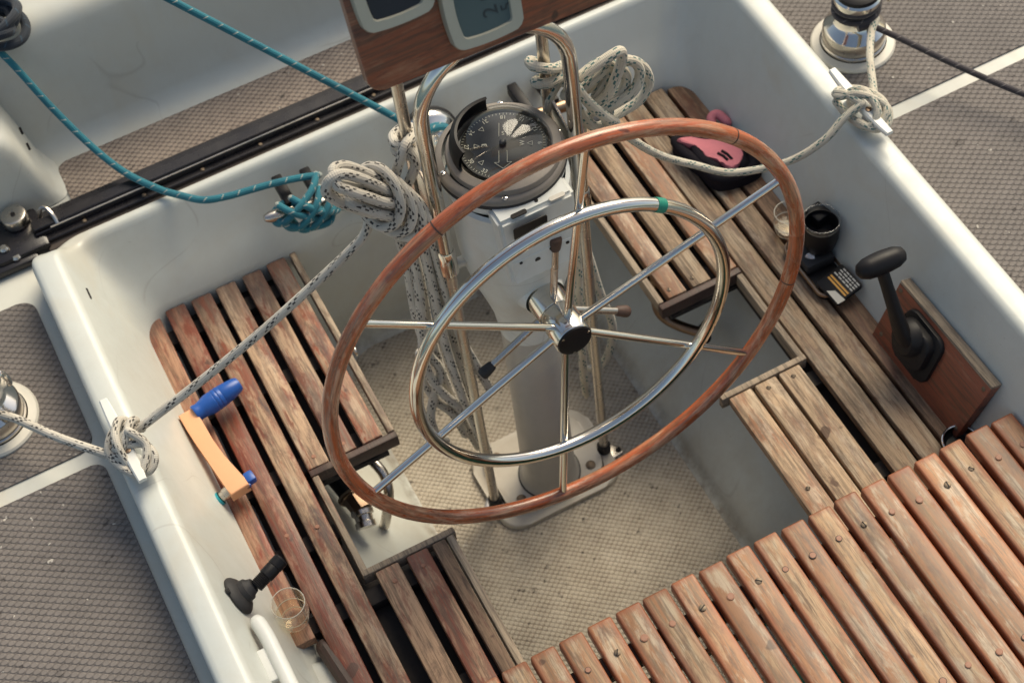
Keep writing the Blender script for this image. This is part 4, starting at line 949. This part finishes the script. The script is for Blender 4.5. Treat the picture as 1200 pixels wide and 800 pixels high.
# ================================================================== SMALL THINGS ON THE SEATS
# winch handle
wh = thing('winch_handle', 'orange winch handle with blue grip lying on the left slats', 'winch handle', (-.57, .12, .385))
a0, a1 = V((-.582, .208, .402)), V((-.560, .040, .402))
hx = (a1 - a0).normalized(); hy = V((0, 0, 1)).cross(hx).normalized()
hm = frame(a0, hx, hy, (0, 0, 1)); L = (a1 - a0).length
bm = B(); prism(bm, [(-.014, -.014), (-.014, .016), (.02, .0155), (.07, .012), (.11, .0125), (L, .019), (L + .016, .019), (L + .016, -.017), (L, -.017), (.10, -.0165), (.05, -.0165), (.02, -.0155)], -.011, .011, hm, bev=.003, seg=3); obj('arm', bm, 'orange_plastic', wh)
bm = B(); g0 = a0 + V((.012, .004, .004)); gd = V((.975, .20, .02)).normalized(); gm = axis_frame(g0, gd)
lathe(bm, [(0, 0), (.0155, .0), (.0165, .004), (.0150, .009), (.0165, .018), (.0195, .030), (.0198, .040), (.0188, .0415), (.0198, .043), (.0198, .048), (.0188, .0495), (.0198, .051), (.0195, .056), (.0186, .0575), (.0192, .059), (.0170, .078), (.0150, .090), (.0120, .0955), (0, .0965)], gm, 32); obj('grip', bm, 'blue_plastic', wh)
bm = B(); sd = V((-.94, -.10, -.32)).normalized(); sm = axis_frame(a1 + V((-.012, 0, -.002)), sd); lathe(bm, [(.0115, 0), (.0115, .012), (.0095, .013), (.0095, .026), (.0085, .028), (0, .028)], sm, 12); so = obj('socket_head', bm, 'steel_dull', wh)
bm = B(); lathe(bm, [(.0128, .0205), (.0128, .028), (.009, .031), (0, .031)], sm, 16); obj('collar', bm, 'teal_enamel', so)
bm = B(); box(bm, -.0105, .012, .018, .036, -.006, .010, .004, 2, frame(a1, hx, hy, (0, 0, 1))); box(bm, -.004, .016, .012, .022, -.004, .006, .002, 2, frame(a1, hx, hy, (0, 0, 1))); obj('lock_catch', bm, 'blue_plastic', wh)

# tumblers
def tumbler(name, x, y, z, r, h, label, drink):
    g = thing(name, label, 'glass', (x, y, z)); mt = Matrix.Translation((x, y, z))
    bm = B(); lathe(bm, [(0, .0005), (r * .72, .0005), (r * .82, .003), (r * .95, h * .30), (r * 1.03, h * .55), (r, h * .97), (r * .985, h), (r * .955, h * .985), (r * .975, h * .55), (r * .88, h * .30), (r * .72, h * .16), (0, h * .15)], mt, 44); obj('bowl', bm, 'clear_glass', g, smooth=180)
    for nm, rr_, hh_ in (('rim', r * .97, h * .99), ('base_ring', r * .80, h * .10), ('inner_highlight', r * .93, h * .45)):
        bm = B(); tube(bm, [V((x + rr_ * math.cos(a), y + rr_ * math.sin(a), z + hh_)) for a in [2 * PI * i / 40 for i in range(40)]], .0009, 6, closed=True); obj(nm, bm, 'glass_edge_highlight', g, smooth=180)  # pale rings drawn in as highlights on the glass
    if drink:
        bm = B(); lathe(bm, [(0, h * .165), (r * .70, h * .17), (r * .87, h * .30), (r * .945, h * .46), (r * .93, h * .47), (0, h * .47)], mt, 40); obj('drink', bm, 'amber_drink', g, smooth=50)
    else:
        bm = B(); lathe(bm, [(0, h * .165), (r * .70, h * .17), (r * .85, h * .27), (0, h * .275)], mt, 40); obj('drink', bm, 'amber_drink', g, smooth=50)
tumbler('drinking_glass', -.568, -.226, .3650, .0285, .068, 'clear tumbler with amber drink at the end of the left outer slat', True)
tumbler('drinking_glass', .556, .052, .3650, .0270, .058, 'clear tumbler on the right seat half hidden by the wheel rim', False)

# suction mount on the port coaming
WBL = V((-.080, 0, .234)).normalized(); WNL = V((.234, 0, .080)).normalized()
pm = thing('suction_mount', 'black suction-cup holder stuck to the left coaming', 'holder', (-.635, -.222, .515))
sm = axis_frame((-.6372, -.220, .5135), WNL) @ Matrix.Scale(1.25, 4)
bm = B(); lathe(bm, [(.0265, .0005), (.027, .003), (.0255, .006), (.021, .010), (.0155, .012), (.0145, .019), (.0115, .0215), (.0095, .027), (0, .028)], sm, 40); lathe(bm, [(.0, .001), (.004, .001), (.004, .005), (0, .005)], sm @ Matrix.Translation((-.002, .028, 0)), 10); obj('suction_cup', bm, 'black_rubber', pm)
p0 = sm @ V((0, 0, .024)); q0 = p0 + V((.012, -.002, .002)); q1 = q0 + V((.036, .014, .004))
bm = B(); rod(bm, p0, q0, .0065, 14); obj('ball_stem', bm, 'black_plastic', pm)
am = axis_frame(q0, q1 - q0); bm = B(); pr = [(0, -.006), (.0105, -.006)]
for i in range(7): pr += [(.0118, -.004 + i * .0028), (.0106, -.0028 + i * .0028)]
pr += [(.0125, .016), (.0125, .034), (.0118, .035), (.0128, .036), (.0128, .050), (.0105, .053), (0, .053)]
lathe(bm, pr, am, 28); obj('knuckle', bm, 'black_plastic', pm)

# white grab handle further aft on the port coaming
gh = thing('grab_handle', 'white moulded grab handle on the left coaming near the glass', 'handle', (-.61, -.36, .52))
bm = B(); tube(bm, catmull([(-.624, -.284, .525), (-.621, -.31, .528), (-.620, -.34, .529), (-.619, -.45, .529), (-.619, -.58, .528)], 8), lambda t: .0125, 20, round_end=True); obj('bar', bm, 'white_paint', gh, smooth=180)
for y in (-.36, -.54):
    bm = B(); box(bm, -.655, -.618, y - .03, y + .03, .512, .532, .005); obj('standoff', bm, 'white_paint', gh)
# raised locker moulding beside the seat end
bm = B(); prism(bm, [(-.60, -.285), (-.552, -.300), (-.540, -.330), (-.540, -1.12), (-.66, -1.12), (-.66, -.285)], .30, .3435, bev=.012, seg=3); obj('locker_lid', bm, 'gelcoat', well)

# black and pink glove-like bundle forward on the starboard seat
gl = thing('sailing_glove', 'black and pink padded glove lying on the right slats', 'glove', (.53, .27, .366))
out_ = [(.478, .342), (.468, .318), (.474, .280), (.483, .248), (.487, .215), (.502, .196), (.548, .186), (.586, .192), (.594, .224), (.582, .257), (.572, .295), (.556, .330), (.515, .354)]
sm_ = [tuple(p)[:2] for p in catmull([(x, y, 0) for x, y in out_], 4, True)]
bm = B(); prism(bm, sm_, .3655, .391, bev=.011, seg=4)
obj('padding', bm, 'black_fabric', gl, smooth=60)
bm = B()
for pts in ([(.480, .335, .386), (.478, .300, .389), (.489, .252, .391), (.498, .215, .389), (.528, .200, .387), (.570, .200, .386), (.584, .222, .387)],
            [(.520, .342, .388), (.550, .325, .391), (.566, .290, .392), (.574, .262, .390), (.580, .238, .386)],
            [(.500, .292, .392), (.497, .262, .394), (.508, .232, .393)], [(.556, .216, .391), (.566, .240, .392)]):
    tube(bm, catmull(pts, 6), .0115, 14, round_end=True)
obj('finger', bm, 'black_fabric', gl, smooth=180)
pp_ = [tuple(p)[:2] for p in catmull([(x, y, 0) for x, y in ((.477, .324), (.497, .321), (.521, .298), (.546, .282), (.566, .256), (.569, .236), (.556, .217), (.530, .211), (.521, .236), (.510, .252), (.502, .262), (.506, .284), (.492, .302))], 4, True)]
bm = B(); prism(bm, pp_, .386, .4045, bev=.0035, seg=3); pk = obj('pink_panel', bm, 'pink_fabric', gl, smooth=50)
bm = B()
for a, b in (((.5255, .254), (.533, .229)), ((.535, .255), (.541, .227))): tube(bm, [(a[0], a[1], .4046), (a[0] * .5 + b[0] * .5 + .002, a[1] * .5 + b[1] * .5, .4046), (b[0], b[1], .4046)], .0030, 8)
obj('slot', bm, 'black_fabric', pk)
bm = B(); tube(bm, catmull([(.558, .330, .386), (.566, .345, .394), (.580, .344, .396), (.587, .322, .390)], 6), .0095, 14, round_end=True); obj('loop', bm, 'pink_fabric', gl, smooth=180)

# black tray with cup and printed pack
tr = thing('stowage_tray', 'shallow black tray with pale rim on the right seat', 'tray', (.56, -.05, .366))
bm = B(); prism(bm, rrect(.524, .592, -.118, .018, .016, 5), .3652, .372, bev=.002); obj('bottom', bm, 'black_plastic', tr)
bm = B(); o_ = rrect(.524, .592, -.118, .018, .016, 5); tube(bm, [(x, y, .378) for x, y in o_], .0045, 8, closed=True); obj('rim', bm, 'bronze', tr)
bm = B(); box(bm, .528, .588, -.06, .014, .3725, .398, .006, 2); obj('liner', bm, 'black_rubber', tr)
cup = thing('coffee_cup', 'black cup with clear rim standing on the black tray', 'cup', (.578, -.015, .398)); ct = Matrix.Translation((.574, -.026, .3985)) @ Matrix.Scale(1.08, 4)
bm = B(); lathe(bm, [(0, 0), (.022, 0), (.027, .008), (.031, .030), (.0315, .048), (.030, .060), (.0285, .060), (.0295, .045), (.026, .030), (0, .028)], ct, 40); obj('body', bm, 'black_plastic', cup, smooth=50)
bm = B(); lathe(bm, [(.0300, .0602), (.0312, .0640), (.0308, .072), (.0300, .0725), (.0296, .068)], ct, 40); obj('rim', bm, 'clear_glass', cup, smooth=180)
bm = B(); lathe(bm, [(.0300, .0715), (.0308, .0730), (.0316, .0718)], ct, 40); obj('lip', bm, 'clear_glass', cup, smooth=180)
bm = B(); tube(bm, catmull([ct @ V((-.030, .012, .055)), ct @ V((-.038, .018, .052)), ct @ V((-.040, .016, .040)), ct @ V((-.034, .010, .030))], 6), .004, 10, round_end=True); obj('handle', bm, 'black_plastic', cup)
bm = B(); box(bm, .004, .036, .010, .044, .02, .052, .004, 2, ct @ Matrix.Rotation(.2, 4, 'Z')); obj('lid_flap', bm, 'black_plastic', cup)
bm = B(); lathe(bm, [(.0095, 0), (.009, .003), (0, .0045)], axis_frame((.545, -.040, .3955), (-.35, -.35, .87)), 20); obj('badge', bm, 'steel_dull', cup)
pk = thing('printed_pack', 'dark flat pack with orange stripes leaning in the black tray', 'packet', (.572, -.13, .38))
pM = frame((.559, -.116, .395), V((.97, .10, .20)), V((-.10, .99, .05)), V((-.19, -.07, .97)))
bm = B(); prism(bm, rrect(-.030, .030, -.030, .030, .005, 3), -.007, 0, pM, bev=.002); obj('case', bm, 'black_plastic', pk)
bm = B(); box(bm, -.008, -.0045, -.026, .024, .0002, .0007, 0, 1, pM); box(bm, -.002, .0015, -.026, .024, .0002, .0007, 0, 1, pM); obj('stripe', bm, 'print_orange', pk, smooth=0)
bm = B()
for i, x in enumerate((.007, .0125, .018, .0235)):
    y = -.026
    while y < .018:
        l = random.uniform(.004, .010); box(bm, x, x + .0026, y, y + l, .0002, .0006, 0, 1, pM); y += l + .0022
obj('print', bm, 'print_white', pk, smooth=0)
bm = B(); prism(bm, [(-.027, -.030), (-.012, -.032), (-.014, -.006), (-.026, .004)], .0002, .0007, pM); obj('picture', bm, 'dull_white', pk, smooth=0)

# steel ring dish at the aft end of the starboard seat
rg = thing('steel_ring', 'small steel-rimmed round dish on the right seat under the bench', 'dish', (.548, -.478, .366))
bm = B(); tube(bm, [(.560 + .030 * math.cos(a), -.488 + .030 * math.sin(a), .383) for a in [2 * PI * i / 40 for i in range(40)]], .0022, 8, closed=True); obj('rim', bm, 'steel', rg)
bm = B(); lathe(bm, [(.0295, .382), (.027, .370), (.022, .3665), (0, .3665)], Matrix.Translation((.560, -.488, 0)), 36); obj('dish', bm, 'black_plastic', rg)

# ================================================================== PIPES UNDER THE SEATS
pp = thing('pipe_elbow', 'bent steel handrail stub below the forward right seat', 'handrail', (.29, .04, .24))
bm = B(); tube(bm, catmull([(.300, .10, .345), (.300, .10, .29), (.302, .095, .243), (.312, .080, .222), (.330, .055, .215), (.352, .030, .213), (.366, .016, .212)], 8), .0105, 14); obj('tube', bm, 'bronze', pp, smooth=180)
bm = B(); fmx = axis_frame((.356, .022, .212), (-.75, .40, .55)); prism(bm, rrect(-.024, .024, -.020, .020, .008, 4), -.006, .003, fmx, bev=.001); obj('flange', bm, 'black_dusty', pp)
for q in ((-.015, .012), (.015, -.012), (.015, .012)):
    bm = B(); lathe(bm, [(.0045, .003), (.004, .008), (0, .0085)], fmx @ Matrix.Translation((q[0], q[1], 0)), 12); obj('bolt', bm, 'bronze', pp)
vp = thing('seacock_valve', 'bronze pipe valve with hose fitting under the left seat notch', 'valve', (-.37, .03, .2))
bm = B(); tube(bm, catmull([(-.40, .115, .235), (-.386, .080, .225), (-.378, .050, .215), (-.376, .030, .212)], 6), .021, 18); obj('hose', bm, 'black_dusty', vp, smooth=180)
bm = B(); lathe(bm, [(.021, 0), (.0245, .003), (.0245, .008), (.021, .010), (.019, .03), (.0205, .042), (0, .043)], axis_frame((-.377, .040, .213), (.12, -.95, -.1)), 8); obj('valve_body', bm, 'bronze', vp)
bm = B(); lathe(bm, [(.019, 0), (.021, .002), (.021, .010), (.017, .012), (.016, .022), (.019, .024), (.019, .034), (0, .034)], axis_frame((-.372, .004, .208), (-.15, -.8, -.35)), 24); obj('hose_clamp', bm, 'steel_dull', vp)
bm = B(); tube(bm, [(-.377 + .0245 * math.cos(a), .034, .213 + .0245 * math.sin(a)) for a in [2 * PI * i / 24 for i in range(24)]], .0025, 6, closed=True); obj('ring_nut', bm, 'brass_screw', vp)
hp = thing('tube_rail', 'bent dull steel tube below the left seat cross trim', 'handrail', (-.31, .05, .2))
bm = B(); tube(bm, catmull([(-.345, .150, .245), (-.325, .105, .235), (-.312, .070, .225), (-.306, .045, .212), (-.312, .020, .190), (-.330, .004, .150), (-.34, .002, .12)], 8), .0098, 14); obj('tube', bm, 'steel_dull', hp, smooth=180)
bm = B(); lathe(bm, [(.016, 0), (.016, .012), (.012, .018), (.012, .028), (0, .03)], axis_frame((-.352, .108, .232), (.3, -.3, .9)), 10); obj('knob', bm, 'black_dusty', hp)

# ================================================================== CAMERA
cam = bpy.data.cameras.new('camera'); co = bpy.data.objects.new('camera', cam); COL.objects.link(co)
co.location = (-.6153279, -1.6292444, 2.99796801); co.rotation_euler = (.60100344, .08846026, -.47040877)
cam.sensor_width = 36.; cam.lens = 2066.8 / 1200 * 36.; cam.clip_start = .05; cam.clip_end = 12000
cam.dof.use_dof = True; cam.dof.focus_distance = 2.72; cam.dof.aperture_fstop = 5.0
S.camera = co
S.cycles.transparent_max_bounces = 32

# ================================================================== LIGHT
SUN_DIR = V((.72, .50, 1.0)).normalized()     # towards the sun: high, off the starboard bow
elev = math.asin(SUN_DIR.z); az = math.atan2(SUN_DIR.x, SUN_DIR.y)
w = bpy.data.worlds.new('World'); S.world = w; w.use_nodes = True
nt = w.node_tree; nt.nodes.clear()
sky = nt.nodes.new('ShaderNodeTexSky'); sky.sky_type = 'NISHITA'; sky.sun_disc = False; sky.sun_elevation = elev; sky.sun_rotation = az
sky.air_density = 1.0; sky.dust_density = 3.0; sky.ozone_density = 1.0
bg = nt.nodes.new('ShaderNodeBackground'); bg.inputs[1].default_value = .11
wo = nt.nodes.new('ShaderNodeOutputWorld'); nt.links.new(sky.outputs[0], bg.inputs[0]); nt.links.new(bg.outputs[0], wo.inputs[0])
sl = bpy.data.lights.new('sun', 'SUN'); sl.energy = 2.35; sl.angle = math.radians(38); sl.color = (1., .93, .82)
so = bpy.data.objects.new('sun', sl); COL.objects.link(so); so.rotation_euler = SUN_DIR.to_track_quat('Z', 'Y').to_euler()
S.view_settings.view_transform = 'Standard'; S.view_settings.look = 'None'; S.view_settings.gamma = 1.; S.view_settings.exposure = .52; S.view_settings.use_white_balance = True; S.view_settings.white_balance_temperature = 7300; S.view_settings.white_balance_tint = 6; S.view_settings.use_curve_mapping = False
